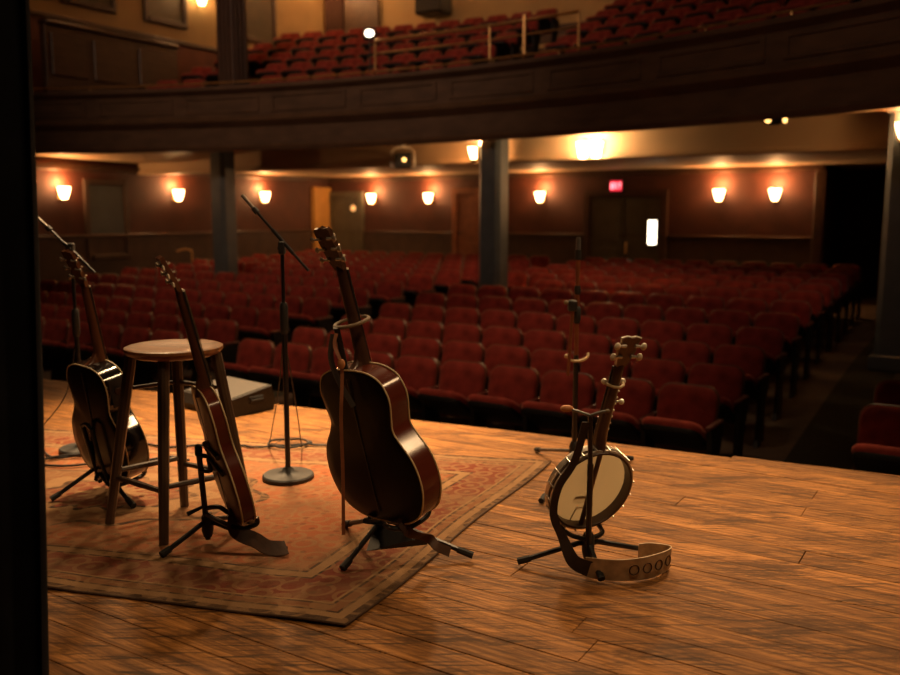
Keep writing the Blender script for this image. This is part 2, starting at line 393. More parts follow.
MAT = dict(
    plank=floor_mat(),
    under=M("dark joists", (0.012, 0.007, 0.004), 0.9),
    rug=rug_mat(),
    rugedge=M("rug binding", (0.07, 0.036, 0.019), 0.9, var=0.3, scale=80),
    curtain=M("black velour curtain", (0.006, 0.006, 0.008), 0.95, var=0.4, scale=6, spec=0.1),
    housefloor=M("painted concrete floor", (0.085, 0.055, 0.032), 0.8, var=0.3, scale=3),
    carpet=M("dark aisle carpet", (0.048, 0.045, 0.030), 0.95, var=0.3, scale=60, spec=0.05),
    redwall=M("dark red plaster", (0.066, 0.017, 0.008), 0.7, var=0.18, scale=3),
    wains=M("brown wainscot", (0.052, 0.026, 0.014), 0.6, var=0.22, scale=4),
    trimwood=M("dark stained trim", (0.06, 0.028, 0.015), 0.45, var=0.2, scale=8),
    cream=M("cream plaster", (0.42, 0.29, 0.13), 0.75, var=0.08, scale=2),
    soffit=M("cream painted soffit", (0.58, 0.42, 0.25), 0.6, var=0.08, scale=1.5),
    ochre=M("ochre paint", (0.42, 0.22, 0.045), 0.6, var=0.1, scale=4),
    orange=M("orange varnished door", (0.22, 0.07, 0.02), 0.5, var=0.2, scale=6),
    balwood=M("balcony panelling", (0.085, 0.047, 0.026), 0.42, var=0.25, scale=3, stretch=(1, 1, 3)),
    reddado=M("red painted dado", (0.13, 0.028, 0.014), 0.6, var=0.2, scale=3),
    greydoor=M("grey green door paint", (0.085, 0.075, 0.05), 0.45, var=0.18, scale=4),
    tealglass=M("dark shuttered glass", (0.03, 0.04, 0.036), 0.35, var=0.25, scale=3),
    blind=M("drawn window blind", (0.075, 0.058, 0.03), 0.6, var=0.15, scale=4),
    column=M("blue grey column paint", (0.075, 0.085, 0.09), 0.35, var=0.15, scale=5),
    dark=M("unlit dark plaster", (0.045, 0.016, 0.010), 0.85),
    velvet=M("worn red velvet", (0.22, 0.030, 0.022), 0.85, var=0.3, scale=9, sheen=0.35, spec=0.15),
    velvet2=M("dark red arm", (0.085, 0.016, 0.010), 0.5, var=0.25, scale=12),
    seatwood=M("seat shell rim", (0.12, 0.035, 0.016), 0.4, var=0.25, scale=10),
    castiron=M("cast iron standard", (0.012, 0.010, 0.009), 0.5, metal=0.4, var=0.2),
    brass=M("worn brass", (0.55, 0.34, 0.14), 0.42, metal=0.85, var=0.2, scale=15),
    black=M("black enamel steel", (0.010, 0.010, 0.011), 0.32, metal=0.2, var=0.2, spec=0.6),
    blackmat=M("black plastic", (0.012, 0.012, 0.012), 0.55, var=0.2),
    rubber=M("black rubber", (0.010, 0.010, 0.010), 0.75, var=0.2),
    creamrub=M("aged cream rubber", (0.55, 0.42, 0.24), 0.45, var=0.12),
    tanrub=M("tan foam rubber", (0.20, 0.14, 0.08), 0.6, var=0.15),
    chrome=M("nickel plate", (0.62, 0.56, 0.48), 0.25, metal=0.6, var=0.1),
    greymetal=M("grey painted steel", (0.16, 0.15, 0.14), 0.35, metal=0.6, var=0.15),
    micgrey=M("satin nickel microphone", (0.40, 0.36, 0.32), 0.35, metal=0.8, var=0.1),
    warm_lit_tube=M("tube tinted by warm light", (0.22, 0.07, 0.03), 0.4, metal=0.3, var=0.2),  # reddish tint of the warm light painted into the tube's colour
    stoolwood=M("dark stained stool legs", (0.055, 0.030, 0.016), 0.45, var=0.35, scale=6, stretch=(8, 8, 1), coat=0.2),
    stooltop=M("varnished stool seat", (0.20, 0.078, 0.024), 0.42, var=0.45, scale=5, stretch=(1, 9, 1), coat=0.08, spec=0.3),
    tolex=M("charcoal vinyl", (0.022, 0.021, 0.020), 0.7, var=0.25, scale=90, bump=0.3),
    grille=M("grey steel grille", (0.042, 0.036, 0.030), 0.6, metal=0.1, var=0.25, scale=120),
    binding=M("aged ivory binding", (0.62, 0.48, 0.27), 0.4, var=0.1),
    spruce=M("amber spruce", (0.45, 0.24, 0.08), 0.3, var=0.15, scale=8, stretch=(12, 1, 1), coat=0.4),
    sidered=guitar_back_mat("dark red mahogany rim", (0.14, 0.026, 0.013), (0.09, 0.018, 0.010), 0.6, 0.6, 0.2, 0.45),
    sideblk=M("gloss black lacquer", (0.010, 0.008, 0.008), 0.12, var=0.2, coat=0.6),
    neckwood=M("mahogany neck", (0.12, 0.042, 0.020), 0.28, var=0.3, scale=6, stretch=(10, 10, 1), coat=0.3),
    neckdark=M("dark stained neck", (0.065, 0.028, 0.016), 0.28, var=0.3, scale=6, stretch=(10, 10, 1), coat=0.3),
    ebony=M("ebony", (0.012, 0.009, 0.008), 0.4, var=0.2),
    pearl=M("pearl button", (0.75, 0.66, 0.52), 0.25, var=0.08),
    steelwire=M("string wire", (0.55, 0.45, 0.32), 0.3, metal=1.0, var=0.05),
    leather=M("brown leather strap", (0.050, 0.021, 0.010), 0.6, spec=0.25, var=0.3, scale=25, bump=0.2),
    darkstrap=M("dark webbing strap", (0.030, 0.018, 0.012), 0.7, var=0.25, scale=40),
    tanleather=M("orange leather tab", (0.55, 0.22, 0.08), 0.5, var=0.15),
    tanstrap=M("reddish tan leather", (0.26, 0.095, 0.045), 0.5, var=0.2),
    buckskin=M("pale tooled leather", (0.42, 0.30, 0.18), 0.55, var=0.25, scale=30, bump=0.2),
    skin=M("calfskin banjo head", (0.42, 0.34, 0.20), 0.55, var=0.10, scale=6),
    maple=M("banjo rim maple", (0.045, 0.021, 0.012), 0.4, var=0.25, scale=8),
    cable=M("black cable rubber", (0.010, 0.009, 0.009), 0.55, var=0.2),
    shade=EM("lit sconce glass", (1.0, 0.60, 0.25), 20.0),
    bulb=EM("lit bulb", (1.0, 0.66, 0.32), 40.0),
    dimbulb=EM("dim bulb", (1.0, 0.55, 0.15), 4.0),
    lamp_reflection=EM("glowing lamp reflection", (1.0, 0.55, 0.18), 0.9),
    whitebulb=EM("white lamp lens", (1.0, 0.80, 0.60), 7.0),
    lobby=EM("lobby light behind door glass", (1.0, 0.86, 0.60), 6.0),
    exitface=EM("lit exit panel", (1.0, 0.03, 0.06), 1.1),
    exitletter=EM("lit exit letters", (1.0, 0.35, 0.40), 3.0),
)

STRUCT = 'structure'
ROT_H = (0, 0, -HA)
def hbox(name, u0, u1, v0, v1, z0, z1, mat, parent=None, c=0.0, label=None, struct=True):
    """box in the house frame, object origin at its foot centre"""
    cu, cv = (u0 + u1) / 2, (v0 + v1) / 2
    mb = MB()
    if c: mb.cbox(u0 - cu, u1 - cu, v0 - cv, v1 - cv, 0, z1 - z0, c)
    else: mb.box(u0 - cu, u1 - cu, v0 - cv, v1 - cv, 0, z1 - z0)
    o = mb.build(name, mat, None, 30, HV(cu, cv, z0), ROT_H)
    if parent:
        o.parent = parent
        o.matrix_parent_inverse = pinv(parent)
    elif struct:
        o["kind"] = STRUCT
        if label: o["label"] = label
    return o
def pinv(p):
    return (Matrix.Translation(p.location) @ p.rotation_euler.to_matrix().to_4x4()).inverted()

def skin_fix():
    m = MAT["skin"]; nt = m.node_tree; b = nt.nodes["Principled BSDF"]
    tr = N(nt, "ShaderNodeBsdfTranslucent"); tr.inputs[0].default_value = (0.62, 0.50, 0.30, 1)
    mx = N(nt, "ShaderNodeMixShader"); mx.inputs[0].default_value = 0.42
    out = nt.nodes["Material Output"]
    nt.links.new(b.outputs[0], mx.inputs[1]); nt.links.new(tr.outputs[0], mx.inputs[2]); nt.links.new(mx.outputs[0], out.inputs["Surface"])
skin_fix()

# ------------------------------------------------------------------ stage floor of separate boards
EDGE = [(-11.0, 3.162), (-5.917, 3.812), (-3.681, 4.098), (-2.643, 4.23), (-1.588, 4.35), (-0.984, 4.422), (-0.314, 4.482), (3.5, 4.432)]
def edge_v(u):
    for (a, va), (b, vb) in zip(EDGE, EDGE[1:]):
        if u <= b: return va + (vb - va) * (u - a) / (b - a)
    return EDGE[-1][1]

mb = MB()
us = [-9.0 + 0.5 * i for i in range(25)]
top = [(u, -0.6, -0.032) for u in us] + [(u, edge_v(u) - 0.01, -0.032) for u in reversed(us)]
bot = [(a, b, -0.16) for a, b, c in top]
mb.loft([bot, top])
floor = mb.build("floor", MAT["under"], None, 0, (0, 0, 0), ROT_H)
tag(floor, "worn wooden stage floor of long boards", None, None, STRUCT)

v = 0.2
row = 0
while v < 4.56:
    w = random.choice((0.115, 0.125, 0.135, 0.145))
    u = -8.6 + random.uniform(0, 2.2)
    first = True
    while u < 3.0:
        L = random.uniform(2.1, 3.9)
        u0, u1 = (-8.8 if first else u), min(u + L, 3.2)
        first = False
        u = u1
        if v > max(edge_v(u0), edge_v(u1)) - 0.02: continue
        g = 0.0006 + random.choice((0, 0, 0, 0.0004, 0.0008, 0.0022))
        a, b2 = u0 + g, u1 - g
        v0, v1 = v + g, v + w - g
        n = max(2, int((b2 - a) / 0.45)) if v1 > min(edge_v(a), edge_v(b2)) - 0.02 else 1
        pts0 = []; pts1 = []
        for i in range(n + 1):
            uu = a + (b2 - a) * i / n
            pts1.append((uu, min(v1, edge_v(uu)))); pts0.append((uu, min(v0, edge_v(uu) - 0.002)))
        outline = pts0 + pts1[::-1]
        cu = sum(p[0] for p in outline) / len(outline); cv = (v0 + v1) / 2
        dz = random.uniform(-0.0015, 0.0)
        ch = 0.0014
        def ring(inset, z):
            out = []
            for i, (pu, pv) in enumerate(outline):
                out.append((pu - cu + (inset if abs(pu - a) < 1e-6 else -inset if abs(pu - b2) < 1e-6 else 0), pv - cv + (inset if i <= n else -inset), z))
            return out
        q = MB().loft([ring(0, -0.032), ring(0, dz - ch), ring(ch, dz)])
        pl = q.build("plank", MAT["plank"], None, 20, HV(cu, cv, 0), ROT_H)
        pl.parent = floor
        pl.matrix_parent_inverse = pinv(floor)
    v += w
    row += 1

# stage front below the nosing
mb = MB()
mb.loft([[(u, edge_v(u) - 0.03, -0.032), (u, edge_v(u) - 0.05, -1.0)] for u in us], closed=False)
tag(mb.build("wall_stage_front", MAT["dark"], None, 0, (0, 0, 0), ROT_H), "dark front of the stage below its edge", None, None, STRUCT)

# ------------------------------------------------------------------ auditorium floor
ROWZ = [-.94, -.91, -.86, -.785, -.72, -.66, -.61, -.58, -.56, -.54, -.52, -.50]
ROWV = [6.28 + 0.85 * i for i in range(12)]
def floor_z(v):
    pts = [(3.0, -1.0), (5.6, -0.955)] + list(zip(ROWV, ROWZ)) + [(16.6, -0.49), (22, -0.48)]
    for (a, za), (b, zb) in zip(pts, pts[1:]):
        if v <= b: return za + (zb - za) * (v - a) / (b - a)
    return -0.48
vs_ = [2.5 + 0.35 * i for i in range(56)]
mb = MB()
mb.loft([[(-15.2, v, floor_z(v)), (3.2, v, floor_z(v))] for v in vs_], closed=False)
tag(mb.build("floor_auditorium", MAT["housefloor"], None, 0, (0, 0, 0), ROT_H), "raked bare auditorium floor under the seats", None, None, STRUCT)
mb = MB()
mb.loft([[(-1.42, v, floor_z(v) + 0.006), (-0.90, v, floor_z(v) + 0.006)] for v in vs_ if 4.6 < v < 20.4], closed=False)
tag(mb.build("aisle_carpet", MAT["carpet"], None, 0, (0, 0, 0), ROT_H), "dark carpet runner down the aisle right of the seat block", "carpet")
mb = MB()
mb.loft([[(-7.5, v, floor_z(v) + 0.006), (-6.95, v, floor_z(v) + 0.006)] for v in vs_ if 4.6 < v < 17.7], closed=False)
tag(mb.build("aisle_carpet", MAT["carpet"], None, 0, (0, 0, 0), ROT_H), "dark carpet runner in the centre aisle leading to the exit doors", "carpet")

# ------------------------------------------------------------------ auditorium walls
UL, VB = -15.0, 18.0
hbox("wall_left", UL - 0.2, UL, 2.5, VB + 0.2, -1.2, 2.5, MAT["redwall"], label="dark red left side wall under the balcony")
hbox("wall_left_upper", UL - 0.2, UL, 2.5, VB + 0.2, 2.5, 8.6, MAT["cream"], label="cream left side wall above the balcony")
hbox("wall_back", UL, -2.9, VB, VB + 0.2, -1.2, 2.5, MAT["redwall"], label="dark red back wall under the balcony")
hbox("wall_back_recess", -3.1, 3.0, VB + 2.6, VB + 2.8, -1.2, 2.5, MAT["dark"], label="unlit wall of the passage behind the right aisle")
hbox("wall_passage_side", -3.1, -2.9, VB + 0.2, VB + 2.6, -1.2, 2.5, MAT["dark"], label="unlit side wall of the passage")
hbox("wall_back_upper", UL, 3.0, VB, VB + 0.2, 2.5, 8.6, MAT["cream"], label="cream back wall above the balcony seats")
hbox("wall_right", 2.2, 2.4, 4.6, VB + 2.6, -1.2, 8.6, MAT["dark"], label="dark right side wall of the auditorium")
hbox("ceiling", UL - 0.2, 2.4, 2.5, VB + 0.2, 8.6, 8.8, MAT["cream"], label="auditorium ceiling high above the balcony")
# wainscot and chair rails
hbox("trim_1", UL, UL + 0.03, 2.5, VB, -1.0, 0.74, MAT["wains"], label="brown wainscot along the left wall")
hbox("trim_2", UL, UL + 0.07, 2.5, VB, 0.74, 0.80, MAT["trimwood"], c=0.012, label="chair rail along the left wall")
hbox("trim_3", UL, -2.9, VB - 0.03, VB, -0.8, 0.70, MAT["wains"], label="brown wainscot along the back wall")
hbox("trim_4", UL, -2.9, VB - 0.07, VB, 0.70, 0.76, MAT["trimwood"], c=0.012, label="chair rail along the back wall")
hbox("trim_5", -3.05, -2.85, VB - 0.1, VB, -0.8, 2.0, MAT["trimwood"], c=0.015, label="dark pilaster ending the back wall at the passage")
hbox("trim_6", UL, UL + 0.06, 2.5, VB, 2.0, 2.12, MAT["trimwood"], c=0.015, label="dark cornice strip along the left wall")
hbox("trim_7", UL, -2.9, VB - 0.06, VB, 2.0, 2.12, MAT["trimwood"], c=0.015, label="dark cornice strip along the back wall")
# ochre corner pilaster, olive door in the corner, orange door
hbox("trim_8", UL, UL + 0.12, 17.3, 17.98, -0.6, 1.86, MAT["ochre"], c=0.015, label="ochre painted strip in the corner of left and back wall")

def door_leaf(parent, u0, u1, z0, z1, mat, face_v, panel=True):
    leaf = hbox("leaf", u0, u1, face_v, face_v + 0.05, z0, z1, mat, parent, c=0.006)
    if panel:
        for k, (a, b) in enumerate(((0.06, 0.46), (0.54, 0.94))):
            hb = hbox("panel", u0 + 0.12, u1 - 0.12, face_v - 0.012, face_v + 0.01, z0 + (z1 - z0) * a, z0 + (z1 - z0) * b, mat, None, c=0.005, struct=False)
            hb.parent = leaf
            hb.matrix_parent_inverse = pinv(leaf)
    return leaf

def door_frame(parent, u0, u1, z0, z1, mat, v):
    mb = MB()
    w = 0.13
    cu = (u0 + u1) / 2
    mb.box(u0 - w - cu, u0 - cu, -0.05, 0.05, 0, z1 - z0 + w); mb.box(u1 - cu, u1 + w - cu, -0.05, 0.05, 0, z1 - z0 + w)
    mb.box(u0 - cu, u1 - cu, -0.05, 0.05, z1 - z0, z1 - z0 + w)
    o = mb.build("door_frame", mat, None, 0, HV(cu, v, z0), ROT_H)
    o.parent = parent; o.matrix_parent_inverse = pinv(parent)
    return o

d1 = thing("door_1", "grey double doors below the red exit sign, right leaf with a lit window", "door", HV(-6.82, VB - 0.08, -0.49), ROT_H, None, STRUCT)
bpy.context.view_layer.update()
door_frame(d1, -7.62, -6.02, -0.49, 1.56, MAT["trimwood"], VB - 0.06)
door_leaf(d1, -7.61, -6.83, -0.48, 1.55, MAT["greydoor"], VB - 0.07)
lf = door_leaf(d1, -6.81, -6.03, -0.48, 1.55, MAT["greydoor"], VB - 0.07, False)
for nm, arg, mt in (("window_frame", (-6.31, -6.08, VB - 0.085, VB - 0.06, 0.53, 1.08), "trimwood"), ("pane", (-6.285, -6.105, VB - 0.09, VB - 0.08, 0.555, 1.055), "lobby"), ("handle", (-6.78, -6.74, VB - 0.13, VB - 0.07, 0.35, 0.6), "brass")):
    q = hbox(nm, *arg, MAT[mt], None, c=0.004 if nm != "handle" else 0.01, struct=False)
    q.parent = lf
    q.matrix_parent_inverse = pinv(lf)
d2 = thing("door_2", "olive grey door in the far corner beside the ochre strip", "door", HV(-14.3, VB - 0.08, -0.49), ROT_H, None, STRUCT)
door_frame(d2, -14.8, -13.95, -0.49, 1.62, MAT["greydoor"], VB - 0.06)
lf = door_leaf(d2, -14.79, -13.96, -0.48, 1.61, MAT["greydoor"], VB - 0.07, False)
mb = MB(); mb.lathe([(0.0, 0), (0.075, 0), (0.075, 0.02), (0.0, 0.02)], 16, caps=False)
q = mb.build("lamp_reflection", MAT["lamp_reflection"], None, 30, HV(-14.12, VB - 0.075, 1.33), Euler((PI / 2, 0, -HA)))  # glowing disc stands in for a lamp's reflection on the door
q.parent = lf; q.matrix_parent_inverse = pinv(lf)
d3 = thing("door_3", "narrow orange varnished door on the back wall left of the middle column", "door", HV(-10.7, VB - 0.08, -0.49), ROT_H, None, STRUCT)
door_frame(d3, -11.0, -10.3, -0.49, 1.66, MAT["orange"], VB - 0.06)
door_leaf(d3, -10.99, -10.31, -0.48, 1.65, MAT["orange"], VB - 0.07)

def wall_window(name, label, v0, v1, z0, z1, glass, frame, rails=1):
    t = thing(name, label, "window", HV(UL, (v0 + v1) / 2, z0), ROT_H, None, STRUCT)
    w = 0.1
    for a in ((UL - 0.01, UL + 0.06, v0 - w, v0, z0 - w, z1 + w), (UL - 0.01, UL + 0.06, v1, v1 + w, z0 - w, z1 + w), (UL - 0.01, UL + 0.06, v0, v1, z1, z1 + w), (UL - 0.01, UL + 0.09, v0, v1, z0 - w, z0)):
        hbox("window_frame", *a, MAT[frame], t, c=0.01)
    n = rails + 1
    for k in range(n):
        za = z0 + (z1 - z0) * k / n; zb = z0 + (z1 - z0) * (k + 1) / n
        hbox("pane", UL, UL + 0.025, v0, v1, za + 0.01, zb - 0.01, MAT[glass], t, c=0.004)
    return t
wall_window("window_1", "dark teal shuttered window in the red left wall", 10.8, 11.6, 0.40, 1.76, "tealglass", "wains", 0)
wall_window("window_2", "blinded window above the balcony nearest the stage curtain", 10.57, 11.56, 5.16, 7.2, "blind", "trimwood")
wall_window("window_3", "blinded window above the balcony left of the upper sconce", 12.43, 13.33, 5.16, 7.2, "blind", "trimwood")
wall_window("window_4", "blinded window above the balcony right of the dark upper column", 15.0, 16.05, 5.22, 7.2, "blind", "trimwood")
# dado above the balcony on the left wall: red field behind, panels in frames
hbox("trim_9", UL, UL + 0.05, 2.5, VB, 2.9, 4.70, MAT["reddado"], label="red painted dado on the left wall above the balcony")
hbox("trim_10", UL, UL + 0.10, 2.5, VB, 4.70, 4.80, MAT["trimwood"], c=0.02, label="dark rail topping the red dado")
hbox("trim_12", UL, -2.0, VB - 0.06, VB, 4.9, 5.25, MAT["trimwood"], label="dark skirting behind the last balcony row")

# dark curtained doorway of the upper back wall
t = thing("door_4", "dark curtained doorway high in the corner above the balcony", "door", HV(-14.1, VB - 0.05, 4.4), ROT_H, None, STRUCT)
hbox("leaf", -14.95, -14.35, VB - 0.08, VB - 0.02, 4.4, 7.6, MAT["dark"], t, c=0.01)
hbox("leaf", -14.3, -13.25, VB - 0.10, VB - 0.02, 4.4, 7.6, MAT["trimwood"], t, c=0.01)

# ------------------------------------------------------------------ balcony
BC_U, BC_V, BR = -7.4, -4.5, 15.7
def arc(theta, r):
    return (BC_U + r * math.sin(theta), BC_V + r * math.cos(theta))
TH0, TH1 = math.asin((-14.98 - BC_U) / BR), math.asin((2.15 - BC_U) / BR)
def arc_sweep(prof, n=64, t0=TH0, t1=TH1, closed=True):
    """prof = list of (offset towards the stage, z)"""
    rings = []
    for i in range(n + 1):
        th = t0 + (t1 - t0) * i / n
        ring = []
        for d, z in prof:
            u, v = arc(th, BR - d)
            ring.append((u, v, z))
        rings.append(ring)
    return MB().loft(rings, closed=closed)
bal = arc_sweep([(0.0, 2.24), (0.06, 2.24), (0.09, 2.30), (0.05, 2.34), (0.05, 2.62), (0.10, 2.66), (0.16, 2.72), (0.12, 2.78), (0.10, 2.80), (0.10, 3.15), (0.14, 3.18), (0.20, 3.22), (0.20, 3.28), (-0.10, 3.28), (-0.10, 2.4)]).build("balcony_front", MAT["balwood"], None, 30, (0, 0, 0), ROT_H)
tag(bal, "curved dark wooden balcony front with raised panels", None, None, STRUCT)
npan = 11
for i in range(npan):
    a0 = TH0 + (TH1 - TH0) * (i + 0.07) / npan; a1 = TH0 + (TH1 - TH0) * (i + 0.93) / npan
    # raised frame with a sunk field
    fr = arc_sweep([(0.10, 2.84), (0.125, 2.85), (0.125, 2.88), (0.10, 2.89)], 6, a0, a1)
    fr2 = arc_sweep([(0.10, 3.07), (0.125, 3.08), (0.125, 3.11), (0.10, 3.12)], 6, a0, a1)
    fr.add(fr2.v, fr2.f)
    for (s0, s1) in ((a0, a0 + 0.0035), (a1 - 0.0035, a1)):
        q = arc_sweep([(0.10, 2.85), (0.124, 2.85), (0.124, 3.11), (0.10, 3.11)], 1, s0, s1); fr.add(q.v, q.f)
    o = fr.build("panel_moulding", MAT["balwood"], bal, 30)
# brass cap rail on the parapet
rail = thing("brass_rail", "thin brass rail running along the top of the balcony front", "rail", HV(*arc(0, BR), 3.28), (0, 0, 0))
pts = []
for i in range(65):
    th = TH0 + (TH1 - TH0) * i / 64
    u, v = arc(th, BR - 0.05)
    pts.append(HV(u, v, 3.355))
o = MB().tube(pts, 0.016, 6).build("rail", MAT["brass"], rail); o.matrix_parent_inverse = pinv(rail)
for i in range(17):
    th = TH0 + (TH1 - TH0) * (i + 0.5) / 17
    u, v = arc(th, BR - 0.05)
    o = MB().tube([HV(u, v, 3.27), HV(u, v, 3.355)], 0.012, 6).build("bracket", MAT["brass"], rail); o.matrix_parent_inverse = pinv(rail)
# guard rail in front of the balcony's centre aisle
g = thing("guard_rail", "raised brass guard rail at the balcony centre aisle", "rail", HV(*arc(0.02, BR), 3.28))
pts = []
tA, tB = math.asin((-8.35 - BC_U) / BR), math.asin((-4.9 - BC_U) / BR)
for i in range(13):
    u, v = arc(tA + (tB - tA) * i / 12, BR + 0.03); pts.append(HV(u, v, 3.83))
o = MB().tube(pts, 0.022, 8).build("rail", MAT["brass"], g); o.matrix_parent_inverse = pinv(g)
pts2 = [Vector((p.x, p.y, 3.64)) for p in pts]
o = MB().tube(pts2, 0.014, 8).build("rail", MAT["brass"], g); o.matrix_parent_inverse = pinv(g)
for i in (0, 7, 9, 12):
    p = pts[i]
    o = MB().tube([(p.x, p.y, 3.27), (p.x, p.y, 3.90 if i == 9 else 3.85)], 0.030 if i == 9 else 0.016, 8).build("post", MAT["brass"], g); o.matrix_parent_inverse = pinv(g)

# soffits and beam
mb = MB()
rings = []
for i in range(33):
    th = TH0 + (TH1 - TH0) * i / 32
    u, v = arc(th, BR - 0.02)
    zb = 2.20 + 0.24 * max(0, min(1, (u + 13.2) / 2.6))
    rings.append([(u, v, 2.26), (u, 12.1, zb), (u, 12.1, 2.56), (u, v, 2.50)])
mb.loft(rings)
tag(mb.build("ceiling_soffit", MAT["soffit"], None, 20, (0, 0, 0), ROT_H), "cream underside of the balcony front", None, None, STRUCT)
hbox("ceiling_beam", UL, 2.2, 12.0, 12.25, 1.98, 2.46, MAT["soffit"], label="cream beam under the balcony")
hbox("ceiling_under_balcony", UL, 2.2, 12.25, VB + 2.6, 2.12, 2.20, MAT["soffit"], label="low cream ceiling at the back under the balcony")
hbox("trim_11", UL, 2.2, 11.96, 12.0, 1.98, 2.05, MAT["soffit"], c=0.012, label="moulding along the foot of the cream beam")

# stepped balcony floor
for k in range(5):
    mbk = MB()
    rings = []
    z = 2.78 + 0.36 * k
    r0 = BR + 0.45 + 0.85 * k if k else BR - 0.0
    r1 = BR + 0.45 + 0.85 * (k + 1) if k < 4 else BR + 8.0
    for i in range(33):
        th = TH0 + (TH1 - TH0) * i / 32
        a = arc(th, r0); b = arc(th, r1)
        b = (max(b[0], UL), min(b[1], VB)); a = (max(a[0], UL), min(a[1], VB))
        rings.append([(a[0], a[1], z), (b[0], b[1], z), (b[0], b[1], z - 0.40), (a[0], a[1], z - 0.40)])
    mbk.loft(rings)
    tag(mbk.build("floor_balcony_tier", MAT["housefloor"], None, 0, (0, 0, 0), ROT_H), "balcony floor tier %d counted from the balcony front" % (k + 1), None, None, STRUCT)

# side box parapet with brown panels at the left of the balcony
sb = thing("side_box_front", "brown panelled parapet of the side box beside the balcony", "parapet", HV(-14.3, 10.8, 2.9), ROT_H)
hbox("board", -14.4, -14.25, 9.6, 12.5, 2.9, 4.45, MAT["balwood"], sb, c=0.01)
hbox("cap_rail", -14.45, -14.18, 9.6, 12.5, 4.45, 4.53, MAT["trimwood"], sb, c=0.02)
for a, b in ((9.7, 10.4), (10.55, 11.4), (11.55, 12.4)):
    hbox("panel", -14.26, -14.215, a, b, 3.6, 4.32, MAT["balwood"], sb, c=0.015)

# columns
def column(label, u, v, z0, z1, w, base=True):
    t = thing("column", label, "column", HV(u, v, z0), ROT_H, "columns carrying the balcony")
    h = w / 2; c = w * 0.16
    oct_ = [(-h + c, -h), (h - c, -h), (h, -h + c), (h, h - c), (h - c, h), (-h + c, h), (-h, h - c), (-h, -h + c)]
    MB().loft([[(x, y, 0.0) for x, y in oct_], [(x, y, z1 - z0) for x, y in oct_]]).build("shaft", MAT["column"], t, 20)
    if base:
        MB().cbox(-h - 0.05, h + 0.05, -h - 0.05, h + 0.05, 0, 0.18, 0.015).build("plinth", MAT["column"], t)
    MB().cbox(-h - 0.04, h + 0.04, -h - 0.04, h + 0.04, z1 - z0 - 0.10, z1 - z0, 0.02).build("capital", MAT["column"], t)
    return t
column("blue grey square column left, behind the stool and boom stand", -12.05, 11.5, floor_z(11.5), 2.44, 0.36)
column("blue grey square column rising from the middle of the seats", -6.42, 11.5, floor_z(11.5), 2.44, 0.36)
column("dark square column at the right edge of the picture", -0.98, 11.4, floor_z(11.4), 2.44, 0.36)
# upper column with a fluted face
t = thing("column", "dark fluted column above the balcony on the left", "column", HV(-11.95, 11.75, 2.9), ROT_H)
MB().cbox(-0.2, 0.2, -0.2, 0.2, 0, 5.68, 0.02).build("shaft", MAT["trimwood"], t)
for k in range(3):
    MB().tube([(-0.1 + 0.1 * k, -0.21, 0.2), (-0.1 + 0.1 * k, -0.21, 5.4)], 0.022, 8).build("flute", MAT["trimwood"], t)
for k in range(3):
    MB().tube([(0.21, -0.1 + 0.1 * k, 0.2), (0.21, -0.1 + 0.1 * k, 5.4)], 0.022, 8).build("flute", MAT["trimwood"], t)

# ------------------------------------------------------------------ sconces and fixtures
def sconce(label, loc, nrm_deg, power=36.0, sc=0.8, group="lit wall sconces under the balcony"):
    """half-open tapered glass on a wall plate; local +y points away from the wall"""
    t = thing("wall_sconce", label, "sconce", loc, (0, 0, math.radians(nrm_deg)), group)
    prof = [(0.03, -0.14), (0.062, -0.135), (0.095, -0.05), (0.125, 0.06), (0.142, 0.14)]
    MB().lathe([(r * sc, z * sc) for r, z in prof] + [((prof[-1][0] - 0.01) * sc, 0.14 * sc), (0.085 * sc, -0.05 * sc), (0.05 * sc, -0.12 * sc)], 20, (0, 0.16 * sc, 0), caps=False).build("glass_shade", MAT["shade"], t)
    MB().lathe([(0.0, -0.185), (0.02, -0.18), (0.035, -0.15), (0.035, -0.13), (0.0, -0.13)], 12, (0, 0.16 * sc, 0.14 - 0.14 * sc), caps=False).build("finial", MAT["brass"], t)
    MB().cbox(-0.05, 0.05, 0.0, 0.025, -0.12, 0.10, 0.008).build("wall_plate", MAT["brass"], t)
    MB().tube([(0, 0.02, -0.06), (0, 0.09, -0.13), (0, 0.15, -0.14)], 0.012, 8).build("arm", MAT["brass"], t)
    p = point("sconce_bulb", (0, 0, 0), power, (1.0, 0.46, 0.17), 0.05)
    p.parent = t; p.location = (0, 0.14 * sc, 0.26 * sc)
    return t
HD = -math.degrees(HA)
LW = HD - 90     # left wall: local +y -> +u
BW = HD + 180    # back wall: local +y -> -v
for v, lab in ((10.2, "lit sconce on the left wall beside the stage curtain"), (12.9, "lit sconce on the left wall between teal window and column"), (15.5, "lit sconce on the left wall just right of the left column")):
    sconce(lab, HV(UL + 0.02, v, 1.58), LW)
for u, lab in ((-13.45, "lit sconce on the back wall beside the olive door"), (-11.74, "lit sconce on the back wall left of the orange door"), (-8.76, "lit sconce on the back wall left of the exit doors"), (-4.81, "lit sconce right of the exit doors, left one of the pair"), (-3.74, "lit sconce right of the exit doors, right one of the pair")):
    sconce(lab, HV(u, VB - 0.08, 1.56), BW)
# on the columns
sconce("lit sconce on the left face of the middle column", HV(-6.62, 11.42, 2.09), HD + 90, 26, 0.62, "column sconces")
sconce("lit sconce on the column at the right picture edge", HV(-1.0, 11.2, 2.12), HD + 180, 12, 0.62, "column sconces")
